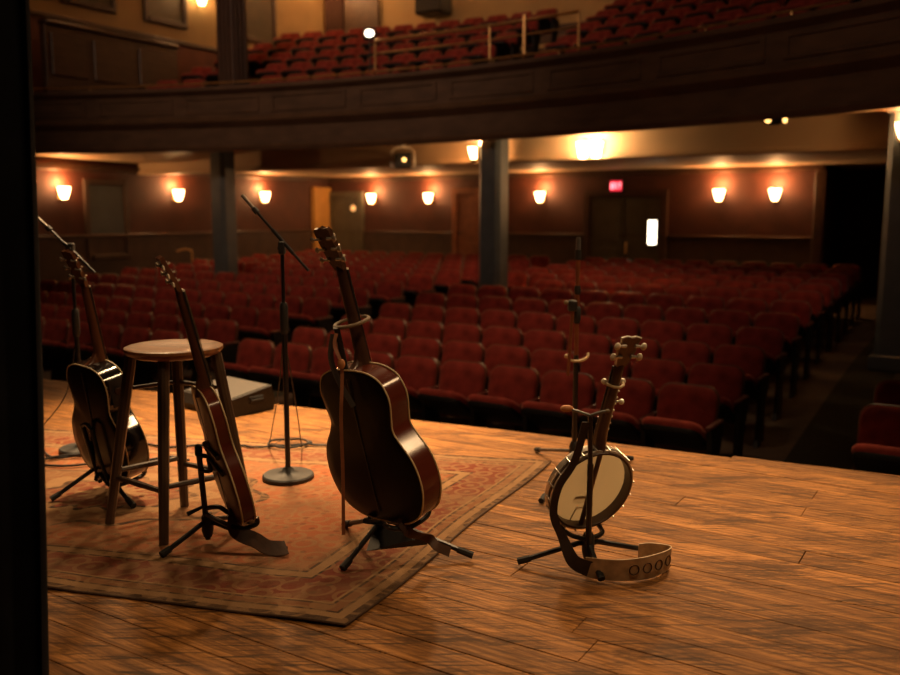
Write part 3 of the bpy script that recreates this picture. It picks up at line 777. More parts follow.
# upper sconce
sconce("lit sconce high on the cream wall left of the dark upper column", HV(UL + 0.02, 13.75, 5.72), LW, 60, 0.85, "upper wall sconces")
for lab, u, v, dg in (("added unseen sconce brightening the cream left wall near the side box", UL + 0.02, 11.95, LW), ("added unseen sconce brightening the cream left wall beyond the dark upper column", UL + 0.02, 16.6, LW), ("added unseen sconce brightening the cream back wall left of the loudspeaker", -12.6, VB - 0.05, BW), ("added unseen sconce brightening the cream back wall right of the loudspeaker", -9.6, VB - 0.05, BW)):
    sconce(lab, HV(u, v, 6.75), dg, 100, 0.85, "upper wall sconces")  # sconces added above the view to light the cream upper walls
# beam lamp with two bulbs
t = thing("beam_lamp", "glaring twin-glass lamp on the cream beam right of the middle column", "lamp", HV(-5.05, 11.95, 2.12), (0, 0, math.radians(BW)))
MB().cbox(-0.14, 0.14, -0.01, 0.03, -0.06, 0.14, 0.01).build("wall_plate", MAT["brass"], t)
for s in (-1, 1):
    MB().lathe([(0.025, -0.13), (0.055, -0.12), (0.075, 0.0), (0.09, 0.09), (0.08, 0.09), (0.05, -0.10)], 16, (0.10 * s, 0.12, 0), caps=False).build("glass_shade", MAT["bulb"], t)
    MB().tube([(0.10 * s, 0.02, -0.04), (0.10 * s, 0.08, -0.13), (0.10 * s, 0.12, -0.13)], 0.01, 6).build("arm", MAT["brass"], t)
p = point("beam_lamp_bulb", (0, 0, 0), 30, (1.0, 0.58, 0.26), 0.06); p.parent = t; p.location = (0, 0.14, 0.17)

# exit sign
t = thing("exit_sign", "small glowing red exit sign above the grey double doors", "sign", HV(-7.0, VB - 0.12, 1.66), (0, 0, math.radians(HD)))
MB().cbox(-0.145, 0.145, -0.03, 0.03, 0, 0.24, 0.008).build("housing", MAT["blackmat"], t)
MB().box(-0.13, 0.13, -0.034, -0.029, 0.015, 0.225).build("face", MAT["exitface"], t, 0)
def strokes(ch):
    return {"E": [(0, 0, .25, 1), (0, 0, 1, .2), (0, .4, .85, .6), (0, .8, 1, 1)], "I": [(.38, 0, .62, 1)], "T": [(.38, 0, .62, 1), (0, .8, 1, 1)]}[ch]
for i, ch in enumerate("EXIT"):
    x0 = -0.115 + i * 0.06; w, hh = 0.046, 0.12
    mb = MB()
    if ch == "X":
        for s in (1, -1):
            c, a = (x0 + w / 2, 0.12), math.atan2(hh, w * s)
            dx, dz = math.cos(a), math.sin(a); L = math.hypot(w, hh) / 2; k = 0.006
            vs = [(c[0] + dx * L * p - dz * k * q, -0.037, c[1] + dz * L * p + dx * k * q) for p, q in ((-1, -1), (1, -1), (1, 1), (-1, 1))]
            mb.loft([vs, [(a_, -0.033, c_) for a_, b_, c_ in vs]])
    else:
        for a, b, c, d in strokes(ch): mb.box(x0 + a * w, x0 + c * w, -0.037, -0.033, 0.06 + b * hh, 0.06 + d * hh)
    mb.build("letter", MAT["exitletter"], t, 0)

# hanging spotlight under the balcony soffit
t = thing("spotlight_fixture", "boxy spotlight in a pale bracket hanging below the balcony", "spotlight", HV(-8.2, 11.7, 2.05), (0, 0, math.radians(8)))
MB().cbox(-0.13, 0.13, -0.12, 0.14, -0.13, 0.11, 0.02).build("housing", MAT["blackmat"], t)
MB().tube([(-0.13, 0, -0.1), (-0.18, 0, -0.12), (-0.19, 0, 0.0), (-0.18, 0, 0.13), (-0.12, 0, 0.19), (0, 0, 0.20), (0.12, 0, 0.19), (0.18, 0, 0.13), (0.19, 0, 0.0), (0.18, 0, -0.12), (0.13, 0, -0.1)], 0.016, 8).build("yoke", MAT["pearl"], t)
MB().tube([(0, 0, 0.2), (0, 0, 0.39)], 0.018, 8).build("stem", MAT["pearl"], t)
MB().ball((0.01, -0.125, 0.0), 0.032, 12, 8, (1, 0.4, 1)).build("lens", MAT["dimbulb"], t)
# twin emergency lamp
t = thing("emergency_lamp", "small dark twin-headed lamp under the balcony at right", "lamp", HV(-2.35, 10.95, 2.29), (0, 0, 0))
MB().cbox(-0.06, 0.06, -0.05, 0.05, -0.05, 0.08, 0.015).build("housing", MAT["blackmat"], t)
MB().tube([(0, 0, 0.07), (0, 0, 0.16)], 0.02, 8).build("stem", MAT["blackmat"], t)
for s in (-1, 1):
    q = MB().lathe([(0.03, 0), (0.05, 0.05), (0.0, 0.05)], 12, caps=False).build("lamp_head", MAT["blackmat"], t, 35, (0.075 * s, -0.02, 0.0), (PI / 2, 0, 0.5 * s))
    MB().ball((0, 0, 0.05), 0.036, 10, 6, (1, 1, 0.5)).build("bulb", MAT["dimbulb"], q)
# lamp on the guard rail
t = thing("rail_spotlight", "small white lamp at the left end of the brass guard rail", "spotlight", HV(*arc(tA - 0.006, BR + 0.02), 3.93))
MB().cbox(-0.10, 0.10, -0.05, 0.12, -0.08, 0.09, 0.02).build("housing", MAT["blackmat"], t)
MB().ball((0, -0.055, 0.005), 0.07, 12, 8, (1, 0.35, 0.8)).build("lens", MAT["whitebulb"], t)
MB().tube([(0, 0.02, -0.07), (0, 0.02, -0.55)], 0.016, 8).build("bracket", MAT["blackmat"], t)
# speaker on the upper back wall
t = thing("wall_speaker", "black loudspeaker high on the cream wall above the balcony", "speaker", HV(-11.5, VB - 0.35, 5.75), (0, 0, math.radians(BW)))
MB().cbox(-0.36, 0.36, -0.3, 0.25, -0.02, 0.6, 0.05).build("cabinet", MAT["blackmat"], t)
MB().cbox(-0.32, 0.32, 0.25, 0.265, 0.03, 0.56, 0.006).build("grille", MAT["tolex"], t)
# handrail at the left
t = thing("hand_rail", "thin brass handrail bent at its top, by the left wall", "rail", HV(-14.35, 12.75, floor_z(12.75)))
MB().tube(catmull([(0, 0, 0), (0, 0, 0.92), (-0.04, 0, 1.0), (-0.14, -0.02, 1.03), (-0.30, -0.05, 0.98)], 5), 0.022, 8).build("rail", MAT["brass"], t)

# ------------------------------------------------------------------ theatre seats
def rounded(w, h, rt, rb, n=5):
    pts = []
    for cx, cz, r, a0 in ((w - rb, rb, rb, -PI / 2), (w - rt, h - rt, rt, 0), (-w + rt, h - rt, rt, PI / 2), (-w + rb, rb, rb, PI)):
        for k in range(n): pts.append((cx + r * math.cos(a0 + PI / 2 * k / (n - 1)), cz + r * math.sin(a0 + PI / 2 * k / (n - 1))))
    return pts
def seat_meshes():
    out = {}
    tilt = math.radians(13)
    def place(x, y, z):      # back plane: y forward (to the stage), z up from 0.36
        zz = z; yy = y - 0.28 * x * x * -1.6
        return (x, -0.17 + yy * math.cos(tilt) - zz * math.sin(tilt), 0.37 + zz * math.cos(tilt) + yy * math.sin(tilt))
    ol = rounded(0.235, 0.50, 0.10, 0.04)
    def rg(s, y, dz=0.0): return [place(x * s, y, 0.25 + (z - 0.25) * s) for x, z in ol]
    out["back_shell"] = MB().loft([rg(0.97, -0.03), rg(1.0, -0.02), rg(1.0, 0.012), rg(0.98, 0.018)]).mesh("back_shell", MAT["seatwood"])
    out["backrest"] = MB().loft([rg(0.955, 0.012), rg(0.95, 0.03), rg(0.90, 0.045), rg(0.6, 0.055), rg(0.2, 0.056)]).mesh("backrest", MAT["velvet"], 60)
    ol2 = rounded(0.225, 0.42, 0.09, 0.03)
    fold = math.radians(31)
    def fd(x, y, z):       # tip the seat up about its rear hinge
        dy, dz = y + 0.12, z - 0.43
        return (x, -0.12 + dy * math.cos(fold) - dz * math.sin(fold), 0.43 + dy * math.sin(fold) + dz * math.cos(fold))
    def sg(s, z): return [fd(x * s, -0.14 + 0.21 + (y - 0.21) * s, 0.43 + z) for x, y in ol2]
    out["seat_cushion"] = MB().loft([sg(0.96, 0.0), sg(1.0, 0.02), sg(1.0, 0.04), sg(0.93, 0.06), sg(0.4, 0.068)]).mesh("seat_cushion", MAT["velvet"], 60)
    def pg(s, z, sh=0): return [fd(x * s, -0.14 + 0.21 + (y - 0.21) * s - sh, 0.43 + z) for x, y in ol2]
    out["seat_pan"] = MB().loft([pg(0.80, -0.040), pg(0.93, -0.034), pg(0.97, -0.018), pg(0.97, 0.0)]).mesh("seat_pan", MAT["castiron"], 40)
    mb = MB()
    prof = [(-0.20, 0.0), (0.10, 0.0), (0.06, 0.06), (0.02, 0.30), (0.04, 0.52), (0.06, 0.60), (-0.24, 0.62), (-0.26, 0.52), (-0.15, 0.30), (-0.15, 0.06)]
    mb.loft([[(-0.018, y, z) for y, z in prof], [(0.018, y, z) for y, z in prof]])
    out["standard"] = mb.mesh("standard", MAT["castiron"], 0)
    mb = MB()
    arm_ol = ((1, -0.24), (-1, -0.24), (-1, 0.06), (-0.5, 0.10), (0.5, 0.10), (1, 0.06))
    mb.loft([[(-0.022 * s, y, 0.60) for s, y in arm_ol], [(-0.025 * s, y, 0.612) for s, y in arm_ol], [(-0.018 * s, y, 0.625) for s, y in arm_ol]])
    out["armrest"] = mb.mesh("armrest", MAT["velvet2"], 40)
    return out
SM = seat_meshes()
ORD = ["", "first", "second", "third", "fourth", "fifth", "sixth", "seventh", "eighth", "ninth", "tenth", "eleventh", "twelfth", "thirteenth", "fourteenth", "fifteenth", "sixteenth", "seventeenth", "eighteenth", "nineteenth", "twentieth"]
def theatre_seat(name, loc, rz, label, group, last=False, arms=True, pitch=0.5):
    t = thing(name, label, "seat", loc, (0, 0, rz), group)
    for k in ("back_shell", "backrest", "seat_cushion", "seat_pan"): link(k, SM[k], t)
    for s in ((-1, 1) if last else (-1,)):
        link("standard", SM["standard"], t, (s * pitch / 2, 0, 0)); link("armrest", SM["armrest"], t, (s * pitch / 2, 0, 0))
    return t
RZ = PI - HA
PITCH_U = 0.50
for r in range(12):
    z = floor_z(ROWV[r])
    nR = 10
    for s in range(nR):      # seen from the stage: s = 0 at the right aisle
        u = -1.93 - 0.018 * r - PITCH_U * s
        if abs(u + 6.42) < 0.46 and abs(ROWV[r] - 11.5) < 0.5: continue
        theatre_seat("theatre_seat", HV(u, ROWV[r], z), RZ + random.uniform(-0.02, 0.02), "red theatre seat, %s row from the stage, %s seat left of the right aisle" % (ORD[r + 1], ORD[s + 1]), "theatre seats right of the centre aisle", s == 0)
    nL = 13
    for s in range(nL):
        u = -7.80 - PITCH_U * s
        if abs(u + 12.05) < 0.46 and abs(ROWV[r] - 11.5) < 0.5: continue
        theatre_seat("theatre_seat", HV(u, ROWV[r], z), RZ + random.uniform(-0.02, 0.02), "red theatre seat, %s row from the stage, %s seat left of the centre aisle" % (ORD[r + 1], ORD[s + 1]), "theatre seats left of the centre aisle", s == 0)
for r in range(2):
    theatre_seat("theatre_seat", HV(-0.50, ROWV[r], floor_z(ROWV[r])), RZ, "red theatre seat across the right aisle, %s row from the stage" % ORD[r + 1], "theatre seats across the right aisle", False)
# balcony seats on the tiers
for k in range(5):
    rr = BR + 0.95 + 0.85 * k
    n = 0
    th = math.asin(min(1, (0.9 - BC_U) / rr))
    sR = sL = 0
    while True:
        u, v = arc(th, rr)
        if u < -13.6: break
        if abs(u + 7.0) > 0.55 and v < VB - 0.4 and not (abs(u + 11.95) < 0.55 and abs(v - 11.75) < 0.62):
            if u > -7: sR += 1; lab = "red balcony seat right of the balcony aisle, %s row, %s from the right" % (ORD[k + 1], ORD[sR])
            else: sL += 1; lab = "red balcony seat left of the balcony aisle, %s row, %s from the aisle" % (ORD[k + 1], ORD[sL])
            theatre_seat("balcony_seat", HV(u, v, 2.78 + 0.36 * k), PI - HA - th, lab, "balcony seats", False, pitch=0.5)
        th -= 0.52 / rr

# ------------------------------------------------------------------ stage curtain at the left
mb = MB()
ncol = 90
grid = []
for j in range(13):
    z = 0.012 + 4.6 * j / 12
    ring = []
    for i in range(ncol + 1):
        s = i / ncol
        x = -1.03 + 0.033 * z - 1.35 * s + 0.012 * math.sin(s * 40 + z)
        y = 2.06 + 0.06 * math.sin(s * 62 + 0.25 * math.sin(z * 1.3)) * (1 - 0.12 * z / 4.6) + 0.2 * s
        ring.append((x, y, z))
    # back side, gives the cloth thickness
    ring += [(x + (0.0), y + 0.02, z) for x, y, z in reversed(ring)]
    grid.append(ring)
mb.loft(grid)
cur = mb.build("stage_curtain", MAT["curtain"], None, 60)
tag(cur, "black stage curtain hanging in folds at the left edge", "curtain")

# ------------------------------------------------------------------ rug
def rug():
    NR, FR = Vector((-0.311, 2.447, 0)), Vector((0.492, 4.18, 0))
    d_near = Vector((-0.974, 0.226, 0)).normalized()
    NL, FL = NR + d_near * RUG_L, FR + d_near * RUG_L
    nx, ny = 90, 50
    vs = []; uvs = []
    for j in range(ny + 1):
        for i in range(nx + 1):
            s, t = i / nx, j / ny
            a = NR.lerp(NL, s); b = FR.lerp(FL, s)
            p = a.lerp(b, t)
            # the near edge bows a little, worn edges waver
            p += Vector((0.0, 1.0, 0)) * (0.035 * math.sin(s * PI * 1.6) * (1 - t)) + Vector((1, 0, 0)) * 0.012 * math.sin(t * 9) * (1 - s)
            z = 0.0085 + 0.0045 * (math.sin(s * 23 + t * 5) * math.sin(t * 11 + s * 3) + 0.6 * math.sin(s * 41 - t * 13)) * 0.6
            z += 0.006 * max(0, math.sin(s * 17 + 1.3)) * max(0, 1 - t * 6)
            vs.append((p.x, p.y, max(z, 0.006))); uvs.append((s * RUG_L, t * RUG_W))
    n1 = nx + 1
    fs = [(j * n1 + i, j * n1 + i + 1, (j + 1) * n1 + i + 1, (j + 1) * n1 + i) for j in range(ny) for i in range(nx)]
    t = thing("area_rug", "worn red and tan oriental rug under the instruments", "rug", (-1.2, 3.4, 0))
    me = bpy.data.meshes.new("pile"); me.from_pydata(vs, [], fs)
    uvl = me.uv_layers.new(name="UVMap")
    for lp in me.loops: uvl.data[lp.index].uv = uvs[lp.vertex_index]
    bm = bmesh.new(); bm.from_mesh(me); bmesh.ops.recalc_face_normals(bm, faces=bm.faces)
    if sum(f.normal.z for f in bm.faces) < 0: bmesh.ops.reverse_faces(bm, faces=bm.faces)
    bm.to_mesh(me); bm.free()
    me.materials.append(MAT["rug"])
    me.polygons.foreach_set("use_smooth", [True] * len(me.polygons))
    o = link("pile", me, t); o.matrix_parent_inverse = pinv(t)
    # bound edges
    loop = [vs[i] for i in range(n1)] + [vs[j * n1 + nx] for j in range(1, ny + 1)] + [vs[ny * n1 + i] for i in range(nx - 1, -1, -1)] + [vs[j * n1] for j in range(ny - 1, 0, -1)]
    o = MB().tube([(x, y, max(0.004, z - 0.004)) for x, y, z in loop], 0.0042, 6, closed=True).build("edge_binding", MAT["rugedge"], t); o.matrix_parent_inverse = pinv(t)
rug()
RUGZ = 0.011

# ------------------------------------------------------------------ guitars
def guitar(name, label, loc, yaw, lean, roll, B, Nk, H, W, T, back_m, side_m, top_m, neck_m, peg_m, preamp=False, body_bind=True):
    R = Matrix.Rotation(math.radians(yaw), 4, 'Z') @ Matrix.Rotation(math.radians(lean), 4, 'X') @ Matrix.Rotation(math.radians(roll), 4, 'Y')
    t = thing(name, label, "guitar", loc, R.to_euler())
    half = [(0.0, 0.0), (0.45, 0.012), (0.80, 0.085), (0.965, 0.21), (1.0, 0.33), (0.93, 0.455), (0.75, 0.565), (0.665, 0.635), (0.69, 0.71), (0.735, 0.80), (0.725, 0.865), (0.62, 0.945), (0.36, 0.992), (0.0, 1.0)]
    cp = [(x * W / 2, z * B) for x, z in half] + [(-x * W / 2, z * B) for x, z in half[-2:0:-1]]
    ol = [(p.x, p.y) for p in catmull([(a, b, 0) for a, b in cp], 4, closed=True)]
    cz = B * 0.42
    def rg(s, y): return [(x * s, y * (1.0 - 0.12 * (cz + (z - cz) * s) / B), cz + (z - cz) * s) for x, z in ol]
    h = T / 2
    bk = MB().loft([rg(1.0, -h), rg(0.97, -h - 0.004), rg(0.8, -h - 0.008), rg(0.5, -h - 0.011), rg(0.15, -h - 0.012)], False, True).build("back", back_m, t, 60)
    MB().loft([rg(1.0, -h), rg(1.0, -h * 0.4), rg(1.0, h * 0.4), rg(1.0, h)], False, False).build("side", side_m, t, 60)
    tp = MB().loft([rg(1.0, h), rg(0.97, h + 0.002), rg(0.5, h + 0.003), rg(0.1, h + 0.003)], False, True).build("top", top_m, t, 60)
    for nm, y in (("back_binding", -h), ("top_binding", h)):
        MB().tube(rg(1.004, y), 0.0030, 6, closed=True).build(nm, MAT["binding"], t)
    # centre strip on the back
    MB().ribbon([(0, -h * (1 - 0.12 * q) - 0.0128, q * B) for q in (0.06, 0.25, 0.5, 0.75, 0.95)], (1, 0, 0), 0.006, 0.002).build("centre_strip", MAT["ebony"], bk)
    # soundhole, rosette, bridge, pickguard on the front
    hz = B * 0.70
    ro = MB().lathe([(0.0, 0), (0.05, 0), (0.05, 0.002), (0, 0.002)], 28, caps=False).build("sound_hole", MAT["ebony"], tp, 30, (0, h + 0.0025, hz), (-PI / 2, 0, 0))
    MB().tube([(0.058 * math.cos(a), 0.058 * math.sin(a), 0.0012) for a in [2 * PI * k / 28 for k in range(28)]], 0.0022, 5, closed=True).build("rosette", MAT["binding"], ro)
    MB().cbox(-0.075, 0.075, h + 0.001, h + 0.012, B * 0.30, B * 0.30 + 0.026, 0.004).build("bridge", MAT["ebony"], tp)
    MB().loft([[(0.055, h + y, hz - 0.01), (0.075, h + y, hz - 0.10), (0.13, h + y, hz - 0.12), (0.115, h + y, hz - 0.05), (0.08, h + y, hz + 0.02)] for y in (0.002, 0.005)]).build("pickguard", MAT["ebony"], tp, 0)
    # neck
    zB, zN = B - 0.005, B + Nk
    yN = h - 0.004
    def nsec(z, w, d, yy):
        return [(w * math.cos(a), yy - d * math.sin(a), z) for a in [PI * k / 10 for k in range(11)]]
    MB().loft([nsec(zB - 0.02, 0.028, 0.055, yN), nsec(zB + 0.02, 0.028, 0.040, yN), nsec(zB + 0.05, 0.0275, 0.026, yN), nsec((zB + zN) / 2, 0.025, 0.022, yN), nsec(zN - 0.03, 0.022, 0.020, yN), nsec(zN, 0.022, 0.018, yN), nsec(zN + 0.02, 0.024, 0.012, yN - 0.004)]).build("neck", neck_m, t, 50)
    # heel
    MB().loft([[(x * k, yN - T * 0.86 * q, zB - 0.006 + dz) for x, dz in ((-0.024, -0.004), (0.024, -0.004), (0.021, e * 0.6), (0.010, e), (-0.010, e), (-0.021, e * 0.6))] for k, q, e in ((1.1, 0.0, 0.075), (1.0, 0.25, 0.055), (0.85, 0.5, 0.03), (0.75, 0.75, 0.017), (0.65, 1.0, 0.010))]).build("heel", neck_m, t, 40)
    MB().box(-0.0265, 0.0265, yN, yN + 0.006, hz + 0.05, zN).build("fretboard", MAT["ebony"], t, 0)
    MB().box(-0.022, 0.022, yN + 0.002, yN + 0.010, zN, zN + 0.006).build("nut", MAT["pearl"], t, 0)
    # headstock tilted back
    hd = []
    tl = math.radians(14)
    def hp(x, q, y):
        return (x, yN - 0.004 - math.sin(tl) * q + y * math.cos(tl), zN + 0.005 + math.cos(tl) * q + y * math.sin(tl))
    shp = [(0.022, 0.0), (0.034, 0.035), (0.036, H * 0.6), (0.038, H * 0.92), (0.030, H * 0.97), (0.015, H * 0.955), (0.0, H), (-0.015, H * 0.955), (-0.030, H * 0.97), (-0.038, H * 0.92), (-0.036, H * 0.6), (-0.034, 0.035), (-0.022, 0.0)]
    hs = MB().loft([[hp(x, q, -0.009) for x, q in shp], [hp(x, q, 0.006) for x, q in shp]]).build("headstock", neck_m, t, 30)
    for s in (-1, 1):
        for k in range(3):
            q = H * (0.27 + 0.24 * k)
            tn = MB()
            a, b = hp(s * 0.026, q, -0.014), hp(s * 0.050, q, -0.014)
            tn.tube([hp(s * 0.019, q, -0.0115), a, b], [0.0055, 0.0050, 0.0030], 8)
            tn.tube([hp(s * 0.027, q, -0.01), hp(s * 0.027, q, 0.016)], 0.004, 6)
            tn = tn.build("tuner", MAT["chrome"], t)
            MB().loft([[Vector(hp(s * x, q, -0.014)) + Vector((0, 0.0045 * math.cos(a_) * r, 0.010 * math.sin(a_) * r)) for a_ in [2 * PI * j / 10 for j in range(10)]] for x, r in ((0.047, 0.4), (0.051, 0.9), (0.058, 1.0), (0.064, 0.6))]).build("button", peg_m, tn)
    # strings
    st = MB()
    for k in range(6):
        x = -0.018 + 0.0072 * k
        st.tube([(x * 1.5, h + 0.012, B * 0.30 + 0.013), (x, yN + 0.011, zN + 0.003)], 0.0006, 4)
    q = st.build("strings", MAT["steelwire"], t); q["kind"] = "stuff"
    for z, y in ((0.0, 0.0),):
        MB().lathe([(0.005, 0.0), (0.005, -0.008), (0.009, -0.013), (0.009, -0.017), (0, -0.018)], 10, (0, 0, 0), caps=False).build("end_pin", MAT["pearl"], t, 35, (0, 0, 0.001))
    if preamp:
        pr = MB().cbox(-0.004, 0.004, -h * 0.62, h * 0.62, -0.06, 0.06, 0.002).build("preamp_panel", MAT["blackmat"], t, 30, (0.362 * W + 0.001, 0, B * 0.80), (0, math.radians(-3), 0))
        MB().lathe([(0.016, 0), (0.016, 0.007), (0.012, 0.010), (0, 0.010)], 16, caps=False).build("dial", MAT["leather"], pr, 35, (0.004, 0.0, 0.005), (0, PI / 2, 0))
    return t, R

def gpoint(loc, R, p):
    return Vector(loc) + (R.to_3x3() @ Vector(p))

def stand(name, label, hub, feet, pole_top, hubz=0.10, group="instrument stands"):
    """tripod with a post; everything given in world coordinates"""
    t = thing(name, label, "stand", (hub[0], hub[1], 0), (0, 0, 0), group)
    def L(p): return Vector(p) - Vector((hub[0], hub[1], 0))
    for f in feet:
        f = Vector(f)
        top = Vector((hub[0], hub[1], hubz + 0.01))
        tip = Vector((f.x, f.y, 0.024))
        lg = MB().tube([L(top), L(top.lerp(tip, 0.12) + Vector((0, 0, 0.012))), L(top.lerp(tip, 0.9))], 0.0095, 8).build("leg", MAT["black"], t)
        MB().tube([L(top.lerp(tip, 0.86)), L(tip + (tip - top).normalized() * 0.012)], [0.0125, 0.0135], 8).build("rubber_foot", MAT["rubber"], lg)
    pb = Vector((hub[0], hub[1], hubz - 0.05))
    MB().tube([L(pb), L(pb.lerp(Vector(pole_top), 0.5)), L(pole_top)], 0.0105, 10).build("pole", MAT["black"], t)
    MB().lathe([(0.0, -0.045), (0.016, -0.045), (0.022, -0.02), (0.022, 0.03), (0.015, 0.045), (0.0, 0.045)], 12, (0, 0, hubz + 0.005), caps=False).build("hub", MAT["blackmat"], t)
    return t, L

def arms(t, L, name, pts, r, mat, per=5):
    return MB().tube([L(p) for p in catmull(pts, per)], r, 8).build(name, mat, t)

# ---- centre guitar (large sunburst, seen from the back)
CG = dict(loc=(-0.198, 2.916, 0.185), B=0.545, N=0.32, H=0.155, W=0.47, T=0.088)
back_c = guitar_back_mat("dark sunburst back", (0.012, 0.0042, 0.0035), (0.004, 0.0022, 0.002), 0.47, 0.545, 0.3)
g1, R1 = guitar("acoustic_guitar", "large dark sunburst acoustic guitar with ivory binding, centre of the rug", CG["loc"], -43, 13, -4.2, CG["B"], CG["N"], CG["H"], CG["W"], CG["T"], back_c, MAT["sidered"], MAT["spruce"], MAT["neckdark"], MAT["chrome"])
c = lambda x, y, z: gpoint(CG["loc"], R1, (x, y, z))
hub = (-0.24, 3.01)
feet = [(-0.361, 2.85, 0), (0.07, 2.955, 0), (-0.405, 3.26, 0)]
yk = CG["B"] + CG["N"] * 0.46
ptop = c(0, -0.040, yk + 0.002)
s1, L = stand("guitar_stand", "black tripod guitar stand holding the large sunburst guitar", hub, feet, ptop, 0.115)
hy = CG["T"] / 2
ring = [c(0.054 * math.cos(a), 0.026 + 0.060 * math.sin(a), yk + 0.0) for a in [-PI / 2 + 2 * PI * k / 20 for k in range(20)]]
MB().tube([L(p) for p in ring], 0.0060, 8, closed=True).build("neck_yoke", MAT["tanrub"], s1)
for s in (-1, 1):
    arms(s1, L, "cradle_arm", [Vector((hub[0], hub[1], 0.12)), c(0.06 * s, -0.075, 0.0), c(0.10 * s, -0.03, -0.018), c(0.105 * s, 0.06, -0.018), c(0.105 * s, 0.085, 0.02)], 0.009, MAT["black"])
mb = MB()
A, Bq, Cq = Vector((hub[0] - 0.03, hub[1] - 0.03, 0.12)), Vector((hub[0] + 0.16, hub[1] - 0.04, 0.085)), Vector((hub[0] - 0.05, hub[1] - 0.10, 0.055))
nq = Vector((0.2, 1, 0.1)) * 0.004
mb.loft([[L(p - nq) for p in (A, Bq, Bq - Vector((0.0, 0, 0.03)), Cq)], [L(p + nq) for p in (A, Bq, Bq - Vector((0.0, 0, 0.03)), Cq)]])
mb.build("gusset_plate", MAT["black"], s1, 0)
MB().lathe([(0.0, 0), (0.010, 0.0), (0.012, 0.012), (0.008, 0.03), (0, 0.03)], 10, caps=False).build("wing_knob", MAT["blackmat"], s1, 35, L((hub[0] + 0.10, hub[1] - 0.03, 0.12)))

# strap hanging from the centre guitar's heel
t = thing("guitar_strap", "thin brown leather strap hanging down the back of the large sunburst guitar", "strap", (c(-0.055, -0.09, 0.6).x, c(-0.055, -0.09, 0.6).y, 0))
def TL(p): return Vector(p) - Vector(t.location)
top_s = c(0.040, -0.088, CG["B"] + 0.03)
low = Vector((top_s.x - 0.004, top_s.y, 0.17))
MB().ribbon([TL(p) for p in catmull([c(0.02, -0.060, yk - 0.01), c(0.02, -0.080, CG["B"] + 0.10), top_s, top_s.lerp(low, 0.3) + Vector((-0.004, 0, 0)), top_s.lerp(low, 0.62), low], 5)], (0.85, 0.3, 0), 0.011, 0.003).build("strap_band", MAT["tanstrap"], t)
MB().ball(TL(top_s + Vector((0.0, -0.010, 0.015))), 0.016, 10, 6, (0.8, 0.5, 1.1)).build("leather_tab", MAT["tanleather"], t)
MB().ribbon([TL(p) for p in catmull([c(-0.005, -0.055, yk - 0.015), c(-0.012, -0.082, CG["B"] + 0.06), c(0.0, -0.082, CG["B"] - 0.02), c(0.035, -0.076, CG["B"] * 0.80)], 5)], (0.85, 0.3, 0), 0.018, 0.003).build("strap_band", MAT["darkstrap"], t)
# second strap under the body
t = thing("guitar_strap", "brown strap end resting on the right leg of the centre stand", "strap", (-0.02, 2.93, 0))
def TL(p): return Vector(p) - Vector(t.location)
MB().ribbon([TL(p) for p in catmull([c(0.10, -0.05, 0.015), c(0.12, -0.04, -0.03) , Vector((-0.075, 2.90, 0.105)), Vector((-0.045, 2.90, 0.075)), Vector((0.0, 2.91, 0.050))], 5)], (0.8, 0.5, 0.1), 0.034, 0.004).build("strap_band", MAT["leather"], t)

# ---- left black guitar
AG = dict(loc=(-1.44, 3.67, 0.10), B=0.515, N=0.315, H=0.165, W=0.40, T=0.10)
back_a = guitar_back_mat("gloss black brown back", (0.009, 0.006, 0.0045), (0.004, 0.003, 0.0025), 0.40, 0.515, 0.2)
g2, R2 = guitar("acoustic_guitar", "glossy black acoustic guitar with a side dial, left behind the stool", AG["loc"], -38, 11.5, 3.0, AG["B"], AG["N"], AG["H"], AG["W"], AG["T"], back_a, MAT["sideblk"], MAT["sideblk"], MAT["neckwood"], MAT["chrome"], True)
a_ = lambda x, y, z: gpoint(AG["loc"], R2, (x, y, z))
hub = (-1.53, 3.70)
s2, L = stand("guitar_stand", "black tripod guitar stand holding the glossy black guitar", hub, [(-1.68, 3.575, 0), (-1.315, 3.487, 0), (-1.55, 3.98, 0)], a_(-0.035, -0.085, 0.26), 0.105)
arms(s2, L, "back_support", [a_(-0.035, -0.085, 0.255), a_(0.0, -0.085, 0.27), a_(0.035, -0.085, 0.255)], 0.009, MAT["black"])
arms(s2, L, "back_support", [a_(0.035, -0.085, 0.255), a_(0.045, -0.085, 0.12), a_(0.05, -0.075, 0.02), Vector((hub[0] + 0.02, hub[1], 0.105))], 0.009, MAT["black"])
for s in (-1, 1):
    arms(s2, L, "cradle_arm", [Vector((hub[0], hub[1], 0.105)), a_(0.05 * s, -0.075, -0.005), a_(0.08 * s, -0.03, -0.016), a_(0.085 * s, 0.065, -0.016), a_(0.085 * s, 0.08, 0.015)], 0.009, MAT["black"])

# ---- brown slim guitar beside the stool
BG = dict(loc=(-0.742, 2.985, 0.155), B=0.492, N=0.335, H=0.13, W=0.355, T=0.046)
back_b = guitar_back_mat("honey mahogany back", (0.20, 0.085, 0.032), (0.09, 0.034, 0.014), 0.355, 0.52, 0.3)
g3, R3 = guitar("acoustic_guitar", "slim honey brown guitar seen nearly edge-on in front of the stool", BG["loc"], -62, 13.8, 1.8, BG["B"], BG["N"], BG["H"], BG["W"], BG["T"], back_b, MAT["sidered"], MAT["spruce"], MAT["neckwood"], MAT["pearl"])
b_ = lambda x, y, z: gpoint(BG["loc"], R3, (x, y, z))
hub = (-0.895, 3.10)
s3, L = stand("guitar_stand", "black tripod guitar stand holding the slim honey brown guitar", hub, [(-1.015, 2.965, 0), (-0.60, 3.005, 0), (-0.80, 3.36, 0)], (-0.905, 3.06, 0.375), 0.075)
